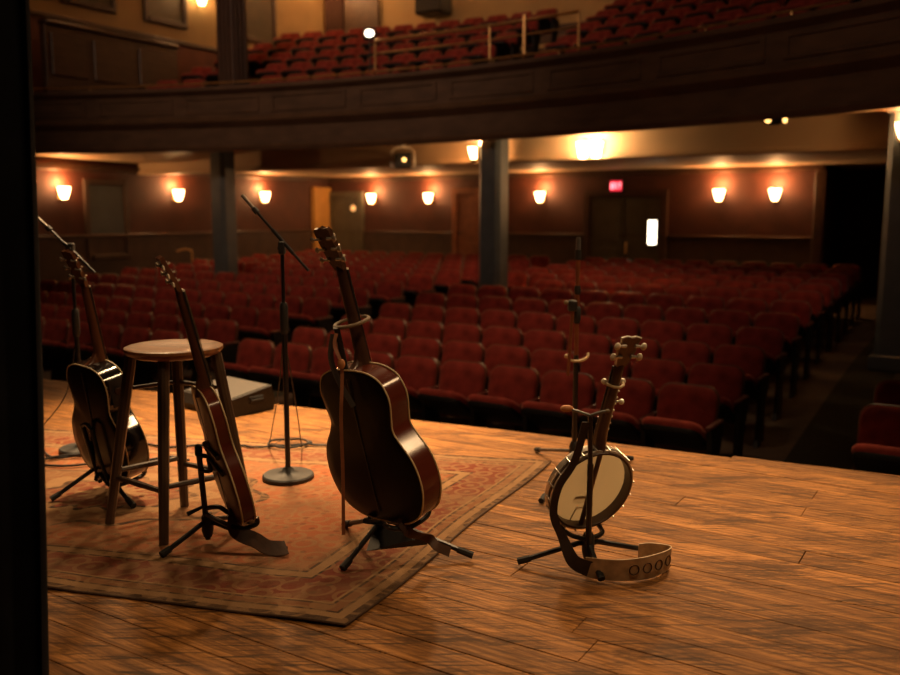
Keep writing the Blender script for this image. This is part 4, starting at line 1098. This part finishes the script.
MB().lathe([(0.0, -0.02), (0.014, -0.02), (0.014, 0.014), (0.008, 0.02), (0, 0.02)], 12, caps=False).build("pole_cap", MAT["rubber"], s3, 35, L((-0.905, 3.06, 0.375)))
for z, q in ((0.355, 0.27), (0.30, 0.21)):
    arms(s3, L, "back_support", [Vector((-0.904, 3.062, z)), Vector((-0.86, 3.04, z + 0.004)), b_(-0.09, -0.035, q), b_(0.10, -0.035, q)], 0.009, MAT["black"])
arms(s3, L, "cradle_arm", [Vector((-0.898, 3.09, 0.145)), b_(-0.10, -0.05, 0.02), b_(-0.085, -0.02, -0.012), b_(-0.085, 0.03, -0.012), b_(-0.085, 0.036, 0.010)], 0.009, MAT["black"])
arms(s3, L, "cradle_arm", [Vector((-0.898, 3.09, 0.125)), b_(0.02, -0.06, 0.0), b_(0.07, -0.02, -0.016), b_(0.08, 0.03, -0.016), b_(0.08, 0.036, 0.008)], 0.009, MAT["black"])
MB().tube([L((-0.90, 3.09, 0.155)), L((-0.955, 3.055, 0.135))], [0.006, 0.009], 8).build("clamp_screw", MAT["black"], s3)
# its strap
t = thing("guitar_strap", "brown leather strap trailing from the slim guitar onto the rug", "strap", (-0.62, 3.0, 0))
def TL(p): return Vector(p) - Vector(t.location)
p0 = b_(0.03, -0.02, 0.015)
MB().ribbon([TL(p) for p in catmull([p0 + Vector((0, 0, 0.03)), p0 + Vector((0.0, -0.02, -0.04)), Vector((-0.685, 2.955, 0.075)), Vector((-0.645, 2.965, 0.045)), Vector((-0.605, 2.985, 0.034)), Vector((-0.585, 2.995, 0.034))], 6)], [(0.5, 0.8, 0.2)] * 7 + [(0.30, 0.85, 0.4)] * 24, 0.060, 0.004).build("strap_band", MAT["leather"], t)

# ------------------------------------------------------------------ banjo
BJ = dict(loc=(0.472, 2.905, 0.293), R=0.156, T=0.042)
RB = Matrix.Rotation(math.radians(22), 4, 'Z') @ Matrix.Rotation(math.radians(17), 4, 'X') @ Matrix.Rotation(math.radians(4), 4, 'Y')
bj = thing("banjo", "small open-back banjo with pale skin head and white pegs at right", "banjo", BJ["loc"], RB.to_euler())
Rb, Tb = BJ["R"], BJ["T"]
def cyl_y(prof, n=40):     # lathe about local y; prof = (radius, y)
    return MB().loft([[(r * math.cos(2 * PI * k / n), y, r * math.sin(2 * PI * k / n)) for k in range(n)] for r, y in prof], False, False)
cyl_y([(Rb * 0.93, -Tb), (Rb * 0.97, -Tb), (Rb * 0.985, -Tb + 0.006), (Rb * 0.985, -0.004), (Rb * 0.92, -0.004), (Rb * 0.92, -Tb + 0.004), (Rb * 0.93, -Tb)]).build("rim", MAT["maple"], bj, 40)
cyl_y([(Rb * 0.985, -0.004), (Rb * 0.985, 0.002), (Rb * 0.93, 0.004), (Rb * 0.5, 0.004), (0.0005, 0.004)]).build("skin_head", MAT["skin"], bj, 30)
cyl_y([(Rb * 0.985, -0.016), (Rb * 1.02, -0.016), (Rb * 1.03, -0.004), (Rb * 1.02, 0.008), (Rb * 0.985, 0.008)]).build("tension_hoop", MAT["chrome"], bj, 40)
cyl_y([(Rb * 0.985, -Tb + 0.004), (Rb * 1.02, -Tb + 0.006), (Rb * 1.02, -Tb + 0.012), (Rb * 0.985, -Tb + 0.014)]).build("flange", MAT["chrome"], bj, 40)
for k in range(20):
    a = 2 * PI * (k + 0.5) / 20
    x, z = math.cos(a) * Rb * 1.035, math.sin(a) * Rb * 1.035
    MB().tube([(x, -Tb + 0.002, z), (x, 0.0, z)], 0.0028, 6).build("tension_bolt", MAT["chrome"], bj)
    # each with its bracket nut
MB().tube([(0, -Tb * 0.55, -Rb * 0.9), (0, -Tb * 0.55, Rb * 0.9)], 0.009, 8).build("coordinator_rod", MAT["neckdark"], bj)
MB().loft([[(x, 0.006, z) for x, z in ((-0.035, -0.055), (0.035, -0.055), (0.03, -0.047), (-0.03, -0.047))], [(x, 0.018, z) for x, z in ((-0.033, -0.053), (0.033, -0.053), (0.028, -0.049), (-0.028, -0.049))]]).build("bridge", MAT["neckwood"], bj, 0)
MB().tube([(-0.03, 0.006, -Rb * 0.95), (-0.015, 0.008, -Rb * 0.6), (0.015, 0.008, -Rb * 0.6), (0.03, 0.006, -Rb * 0.95)], 0.003, 6).build("tailpiece", MAT["chrome"], bj)
NB, HB = 0.452, 0.115
def bsec(z, w, d, yy=0.006): return [(w * math.cos(a), yy - d * math.sin(a), z) for a in [PI * k / 10 for k in range(11)]]
MB().loft([bsec(Rb * 0.985, 0.024, 0.045), bsec(Rb + 0.03, 0.0235, 0.030), bsec(Rb + 0.06, 0.022, 0.022), bsec(NB - 0.03, 0.018, 0.018), bsec(NB, 0.018, 0.016), bsec(NB + 0.015, 0.019, 0.011)]).build("neck", MAT["neckdark"], bj, 50)
MB().box(-0.023, 0.023, 0.006, 0.011, Rb * 0.8, NB).build("fretboard", MAT["ebony"], bj, 0)
for k in range(9):
    z = NB - 0.03 - 0.027 * k
    MB().box(-0.0235, 0.0235, 0.0105, 0.0125, z, z + 0.003).build("fret", MAT["chrome"], bj, 0)
def bh(x, q, y): 
    tl = math.radians(10); return (x, 0.002 - math.sin(tl) * q + y, NB + 0.004 + math.cos(tl) * q)
shp = [(0.018, 0), (0.026, 0.03), (0.033, 0.06), (0.031, HB * 0.80), (0.036, HB * 0.95), (0.015, HB), (0.0, HB * 0.96), (-0.015, HB), (-0.036, HB * 0.95), (-0.031, HB * 0.80), (-0.033, 0.06), (-0.026, 0.03), (-0.018, 0)]
MB().loft([[bh(x, q, -0.008) for x, q in shp], [bh(x, q, 0.006) for x, q in shp]]).build("headstock", MAT["neckwood"], bj, 30)
MB().tube([bh(x * 1.02, q, -0.001) for x, q in shp[3:10]], 0.003, 6).build("headstock_binding", MAT["pearl"], bj)
for s in (-1, 1):
    for q in (0.042, 0.083):
        tn = MB().tube([bh(s * 0.018, q, -0.012), bh(s * 0.042, q, -0.014)], [0.007, 0.004], 8).build("tuner", MAT["chrome"], bj)
        MB().ball(bh(s * 0.050, q, -0.014), 0.0125, 10, 6, (0.9, 0.6, 1.05)).build("button", MAT["pearl"], tn)
# clamp on the neck with white ends
zc = NB - 0.062
cl = MB().tube([(-0.034, 0.012, zc), (-0.030, -0.004, zc), (-0.015, -0.018, zc - 0.002), (0.008, -0.020, zc - 0.002), (0.028, -0.008, zc), (0.034, 0.012, zc + 0.004)], 0.005, 8).build("capo", MAT["creamrub"], bj)
for s in (-1, 1):
    MB().ball((0.036 * s, 0.012, zc + 0.004), 0.0105, 10, 6).build("capo_end", MAT["pearl"], cl)
# fifth peg and pearly side dots down the edge of the neck
q = MB().tube([(0.018, -0.004, NB - 0.125), (0.034, -0.006, NB - 0.125)], 0.004, 6).build("fifth_peg", MAT["chrome"], bj)
MB().ball((0.039, -0.006, NB - 0.125), 0.010, 8, 6).build("button", MAT["pearl"], q)
for k in range(7):
    MB().ball((0.0245, 0.004, NB - 0.09 - 0.024 * k), 0.0042, 8, 5).build("side_dot", MAT["pearl"], bj)
st = MB()
for k in range(4):
    x = -0.0135 + 0.009 * k
    st.tube([(x, 0.010, -Rb * 0.6), (x * 1.2, 0.019, -0.051), (x, 0.014, NB)], 0.0006, 4)
st.build("strings", MAT["steelwire"], bj)["kind"] = "stuff"

j = lambda x, y, z: gpoint(BJ["loc"], RB, (x, y, z))
hub = (0.474, 2.87)
bs_top = Vector((0.452, 2.755, 0.572))
s4, L = stand("banjo_stand", "black tripod stand holding the small open-back banjo", hub, [(0.247, 2.898, 0), (0.50, 2.765, 0), (0.74, 2.985, 0)], (0.462, 2.79, 0.40), 0.085)
MB().tube([L((0.462, 2.79, 0.39)), L((0.456, 2.77, 0.48)), L(bs_top)], 0.0085, 8).build("upper_pole", MAT["black"], s4)
for s, e in ((-1, Vector((0.378, 2.77, 0.592))), (1, Vector((0.505, 2.745, 0.590)))):
    ar = arms(s4, L, "yoke_arm", [bs_top, bs_top.lerp(e, 0.5) + Vector((0, 0, 0.002)), e], 0.005, MAT["greymetal"])
    if s < 0: MB().ball(L(e), 0.017, 10, 6, (1.3, 0.8, 0.7)).build("yoke_tip", MAT["tanleather"], ar)
    else: MB().ball(L(e), 0.007, 8, 6, (1.3, 0.8, 0.9)).build("yoke_tip", MAT["tanrub"], ar)
for s in (-1, 1):
    arms(s4, L, "cradle_arm", [Vector((0.473, 2.86, 0.115)), j(0.06 * s, -Tb - 0.03, -Rb * 0.98), j(0.075 * s, -Tb * 0.5, -Rb * 1.0), j(0.075 * s, 0.02, -Rb * 1.0), j(0.075 * s, 0.03, -Rb * 0.88)], 0.0085, MAT["black"])
# strap
t = thing("banjo_strap", "wide strap, dark then pale tooled leather, looping from the banjo onto the boards", "strap", (0.55, 2.83, 0))
def TL(p): return Vector(p) - Vector(t.location)
pA = j(-Rb * 0.72, -Tb - 0.006, Rb * 0.86)
path = catmull([bs_top + Vector((-0.015, -0.005, -0.02)), pA, j(-Rb * 0.97, -Tb - 0.012, 0.25 * Rb), j(-Rb * 0.93, -Tb - 0.014, -0.45 * Rb), Vector((0.382, 2.825, 0.13)), Vector((0.415, 2.80, 0.062)), Vector((0.47, 2.785, 0.040))], 7)
wd = []
for i in range(len(path)):
    f = i / (len(path) - 1)
    a = Vector((0.75, 0.1, 0.35)); b = Vector((0.15, -0.25, 1))
    k = max(0, min(1, (f - 0.6) / 0.4))
    wd.append(a.lerp(b, k))
MB().ribbon([TL(p) for p in path], wd, [0.027 + 0.037 * max(0, (i / (len(path) - 1) - 0.6) / 0.4) for i in range(len(path))], 0.004).build("strap_band", MAT["darkstrap"], t)
path2 = catmull([Vector((0.455, 2.790, 0.046)), Vector((0.53, 2.762, 0.047)), Vector((0.61, 2.765, 0.047)), Vector((0.69, 2.80, 0.047)), Vector((0.752, 2.86, 0.047)), Vector((0.750, 2.90, 0.047)), Vector((0.70, 2.93, 0.047)), Vector((0.66, 2.93, 0.047))], 7)
pale = MB().ribbon([TL(p) for p in path2], (0.02, -0.16, 1), [0.072 + 0.0008 * i for i in range(20)] + [0.088 - 0.0012 * i for i in range(31)], 0.004).build("strap_end", MAT["buckskin"], t)
# tooled rosettes
for k, i in enumerate((14, 18, 22, 26)):
    p = path2[i]; d = (path2[i + 1] - path2[i - 1]).normalized(); nn = Vector((d.y, -d.x, 0)).normalized()
    qm = MB().tube([TL(p + nn * 0.004 + d * 0.017 * math.cos(a) + Vector((0, 0, 0.017 * math.sin(a)))) for a in [2 * PI * m / 14 for m in range(14)]], 0.0022, 5, closed=True).build("tooled_rosette", MAT["leather"], pale)

# ------------------------------------------------------------------ stool
sc_ = (-1.055, 3.305)
t = thing("bar_stool", "round wooden bar stool with dark legs and a varnished seat", "stool", (sc_[0], sc_[1], RUGZ), (0, 0, 0))
def SL(p): return (p[0] - sc_[0], p[1] - sc_[1], p[2] - RUGZ)
zs = 0.716
MB().lathe([(0.0, zs - 0.036), (0.15, zs - 0.036), (0.172, zs - 0.026), (0.183, zs - 0.012), (0.182, zs - 0.002), (0.172, zs + 0.002), (0.135, zs - 0.004), (0.07, zs - 0.010), (0.0, zs - 0.011)], 40, (0, 0, -RUGZ), caps=False).build("seat", MAT["stooltop"], t, 40)
feet = [(-1.337, 3.30), (-1.056, 3.09), (-1.106, 3.51), (-0.785, 3.32)]
tops = []
def legp(i, z):
    fx, fy = feet[i]
    tx, ty = sc_[0] + (fx - sc_[0]) * 0.58, sc_[1] + (fy - sc_[1]) * 0.58
    k = (z - RUGZ) / (zs - 0.03 - RUGZ)
    return Vector((fx + (tx - fx) * k, fy + (ty - fy) * k, z))
for i in range(4):
    a, b = legp(i, RUGZ - 0.002), legp(i, zs - 0.03)
    MB().tube([SL(a), SL(a.lerp(b, 0.4)), SL(b)], [0.0175, 0.0205, 0.022], 10).build("leg", MAT["stoolwood"], t)
for i, k, z in ((0, 1, 0.20), (1, 3, 0.215), (3, 2, 0.20), (2, 0, 0.225), (0, 2, 0.55), (2, 3, 0.55), (1, 3, 0.53), (0, 1, 0.53)):
    if (i, k) in ((1, 3), (0, 1)) and z > 0.4: continue
    MB().tube([SL(legp(i, z)), SL(legp(i, z).lerp(legp(k, z), 0.5)), SL(legp(k, z))], [0.010, 0.0125, 0.010] if z < 0.4 else 0.0085, 8).build("rung", MAT["stoolwood"], t)

# ------------------------------------------------------------------ monitor wedge
nc = Vector((-1.325, 5.10, 0)); dd = Vector((0.215, 0.25, 0)).normalized(); ww = Vector((-dd.y, dd.x, 0))
t = thing("monitor_wedge", "charcoal wedge stage monitor lying near the stage edge", "speaker", nc + dd * 0.17 + ww * 0.24, (0, 0, math.atan2(dd.y, dd.x)))
prof = [(-0.17, 0.0), (0.17, 0.0), (0.185, 0.05), (0.16, 0.155), (-0.165, 0.105), (-0.18, 0.04)]
MB().loft([[(x, -0.24, z) for x, z in prof], [(x, 0.24, z) for x, z in prof]]).build("cabinet", MAT["tolex"], t, 0)
sl = math.atan2(0.05, 0.325)
MB().cbox(-0.155, 0.155, -0.225, 0.225, 0, 0.008, 0.003).build("grille", MAT["grille"], t, 30, (-0.0025, 0, 0.129), (0, -sl, 0))
hd = MB().cbox(-0.05, 0.05, -0.006, 0.004, -0.022, 0.022, 0.003).build("handle_cup", MAT["rubber"], t, 30, (0.04, -0.241, 0.085))
MB().tube([(-0.045, -0.008, 0), (0.045, -0.008, 0)], 0.006, 6).build("handle", MAT["blackmat"], hd)

# ------------------------------------------------------------------ microphone stands
def mic_base(t, r=0.118):
    MB().lathe([(0.0, 0.0), (r, 0.0), (r, 0.012), (r - 0.006, 0.018), (0.05, 0.022), (0.03, 0.032), (0.018, 0.05), (0.0, 0.05)], 36, caps=False).build("base", MAT["blackmat"], t)
def boom_stand(label, x, y, zh, tip, tail, zcl, z0=RUGZ, mat="black"):
    t = thing("microphone_stand", label, "microphone stand", (x, y, z0))
    mic_base(t)
    zz = lambda z: z - z0
    MB().tube([(0, 0, 0.04), (0, 0, zz(zcl))], 0.0125, 10).build("lower_tube", MAT["black"], t)
    MB().tube([(0, 0, zz(zcl)), (0, 0, zz(zh))], 0.0085, 10).build("upper_tube", MAT["black"], t)
    MB().lathe([(0.0, -0.07), (0.015, -0.07), (0.019, -0.05), (0.019, 0.05), (0.014, 0.07), (0.0, 0.07)], 12, (0, 0, zz(zcl) + 0.05), caps=False).build("clutch", MAT["blackmat"], t)
    h = MB().cbox(-0.014, 0.014, -0.018, 0.018, -0.03, 0.03, 0.005).build("boom_clamp", MAT["blackmat"], t, 30, (0, 0, zz(zh)))
    MB().tube([(0.0, -0.018, 0.0), (0.0, -0.04, 0.0)], [0.008, 0.014], 8).build("clamp_knob", MAT["blackmat"], h)
    o = Vector((x, y, z0)); A = Vector(tip) - o; Bt = Vector(tail) - o
    q = A.lerp(Bt, 0.20)
    MB().tube([q, Bt], 0.0065, 8).build("boom", MAT["black"], t)
    e = A.lerp(Bt, 0.62); e2 = A.lerp(Bt, 0.46)
    MB().tube([e2, A.lerp(Bt, 0.78)], 0.0095, 8).build("boom_sleeve", MAT["black"], t)
    MB().tube([A.lerp(Bt, 0.235), A.lerp(Bt, 0.17)], 0.014, 8).build("microphone_clip", MAT["blackmat"], t)
    m = thing("microphone", "slim pencil microphone on " + ("the boom behind the stool" if x > -1.5 else "the boom beside the stage curtain"), "microphone", o + q)
    MB().tube([(0, 0, 0), (A - q) * 0.9, (A - q)], [0.0075, 0.0085, 0.0075], 10).build("body", MAT["micgrey"], m)
    MB().tube([(A - q) * 0.93, (A - q) * 1.02], 0.009, 10).build("capsule", MAT["chrome"], m)
    return t
boom_stand("black boom microphone stand on a round base, behind the rug's centre", -0.746, 3.905, 1.065, (-0.925, 3.95, 1.295), (-0.625, 3.87, 0.965), 0.70)
boom_stand("boom microphone stand half hidden by the glossy black guitar", -1.885, 4.374, 1.04, (-2.055, 4.40, 1.195), (-1.765, 4.35, 0.925), 0.62)

# tripod stand behind the banjo with folded boom
x, y = 0.59, 4.04
t = thing("microphone_stand", "tall straight tripod microphone stand with folded boom, right behind the banjo", "microphone stand", (x, y, 0))
for f in ((0.443, 4.374), (0.903, 4.209), (0.385, 3.563)):
    fv = Vector((f[0] - x, f[1] - y, 0.013)); tp = Vector((0, 0, 0.10))
    lg = MB().tube([tp, tp.lerp(fv, 0.95)], 0.0085, 8).build("leg", MAT["greymetal"], t)
    MB().tube([tp.lerp(fv, 0.90), fv], [0.012, 0.013], 8).build("rubber_foot", MAT["rubber"], lg)
MB().lathe([(0.0, -0.04), (0.016, -0.04), (0.024, -0.02), (0.024, 0.02), (0.016, 0.04), (0, 0.04)], 12, (0, 0, 0.105), caps=False).build("hub", MAT["blackmat"], t)
MB().tube([(0, 0, 0.08), (0, 0, 0.56)], 0.0125, 10).build("lower_tube", MAT["black"], t)
MB().tube([(0, 0, 0.56), (0, 0, 1.01)], 0.0105, 10).build("upper_tube", MAT["warm_lit_tube"], t)
MB().lathe([(0, -0.04), (0.014, -0.04), (0.018, -0.02), (0.018, 0.03), (0.012, 0.04), (0, 0.04)], 12, (0, 0, 0.75), caps=False).build("clutch", MAT["blackmat"], t)
MB().lathe([(0, -0.02), (0.013, -0.02), (0.016, 0.0), (0.013, 0.02), (0, 0.02)], 12, (0, 0, 0.865), caps=False).build("clutch", MAT["blackmat"], t)
hg = MB().cbox(-0.03, 0.012, -0.03, 0.012, -0.022, 0.03, 0.006).build("boom_hinge", MAT["blackmat"], t, 30, (-0.015, -0.01, 0.79))
MB().ball((-0.04, -0.02, 0.02), 0.011, 8, 6).build("hinge_knob", MAT["tanrub"], hg)
MB().tube([(-0.022, -0.02, 0.80), (-0.042, -0.04, 0.47)], [0.0085, 0.0075], 8).build("folded_boom", MAT["warm_lit_tube"], t)
hk = MB().tube(catmull([(-0.045, -0.01, 0.555), (-0.03, -0.02, 0.54), (0.0, -0.022, 0.535), (0.03, -0.02, 0.54), (0.052, -0.01, 0.555), (0.055, 0.0, 0.57)], 4), 0.0065, 8).build("hanger_fork", MAT["creamrub"], t)
MB().ball((-0.047, -0.01, 0.557), 0.010, 8, 6).build("fork_tip", MAT["creamrub"], hk)
m = thing("microphone", "slim pencil microphone upright on the stand behind the banjo", "microphone", (x, y, 1.01))
MB().tube([(0, 0, -0.005), (0, 0, 0.04)], 0.015, 10).build("clip", MAT["blackmat"], m)
MB().tube([(0, 0, 0.02), (0, 0, 0.085), (0, 0, 0.098)], [0.0115, 0.0115, 0.009], 10).build("body", MAT["greymetal"], m)

# ------------------------------------------------------------------ cables on the floor
def cable(label, pts, r=0.0042, per=6):
    o = MB().tube(catmull(pts, per), r, 6).build("floor_cable", MAT["cable"])
    return tag(o, label, "cable", "cables on the stage floor")
zc_ = RUGZ + 0.008
cx0, cy0 = -0.85, 4.47
coil = [(cx0 + 0.105 * math.cos(a) * (1 + 0.02 * math.sin(3 * a)), cy0 + 0.085 * math.sin(a), zc_ + 0.003 * (k % 3)) for k, a in enumerate([2 * PI * i / 12 for i in range(25)])]
cable("black cable running to a loop behind the middle boom stand", [(-1.62, 4.48, zc_), (-1.45, 4.40, zc_), (-1.30, 4.44, zc_), (-1.18, 4.38, zc_), (-1.08, 4.43, zc_), (-1.0, 4.40, zc_)] + coil + [(-0.68, 4.44, zc_), (-0.5, 4.46, zc_), (-0.2, 4.50, 0.006)], 0.006, 4)
cable("thin cable hanging from the middle boom stand to the floor loop", [(-0.752, 3.93, 0.76), (-0.80, 4.05, 0.45), (-0.90, 4.30, 0.12), (-0.94, 4.44, 0.02), (-0.90, 4.52, zc_)], 0.0028)
cable("thin cable dropping on the right of the middle boom stand", [(-0.742, 3.93, 0.60), (-0.73, 4.1, 0.25), (-0.76, 4.35, 0.04), (-0.78, 4.5, zc_)], 0.0028)
cable("tangled black cable on the floor by the stage curtain", [(-2.05, 4.30, zc_), (-1.95, 4.20, zc_), (-1.80, 4.26, zc_), (-1.70, 4.14, zc_), (-1.85, 4.06, zc_), (-2.02, 4.12, zc_), (-1.9, 4.22, zc_ + .008), (-1.72, 4.2, zc_ + 0.008), (-1.58, 4.10, zc_), (-1.4, 4.22, zc_), (-1.28, 4.16, zc_)], 0.006)
cable("thin cable curving down from the stand beside the curtain", [(-1.90, 4.38, 0.55), (-1.96, 4.40, 0.32), (-2.06, 4.42, 0.18), (-2.2, 4.45, 0.06), (-2.35, 4.5, zc_)], 0.0030)
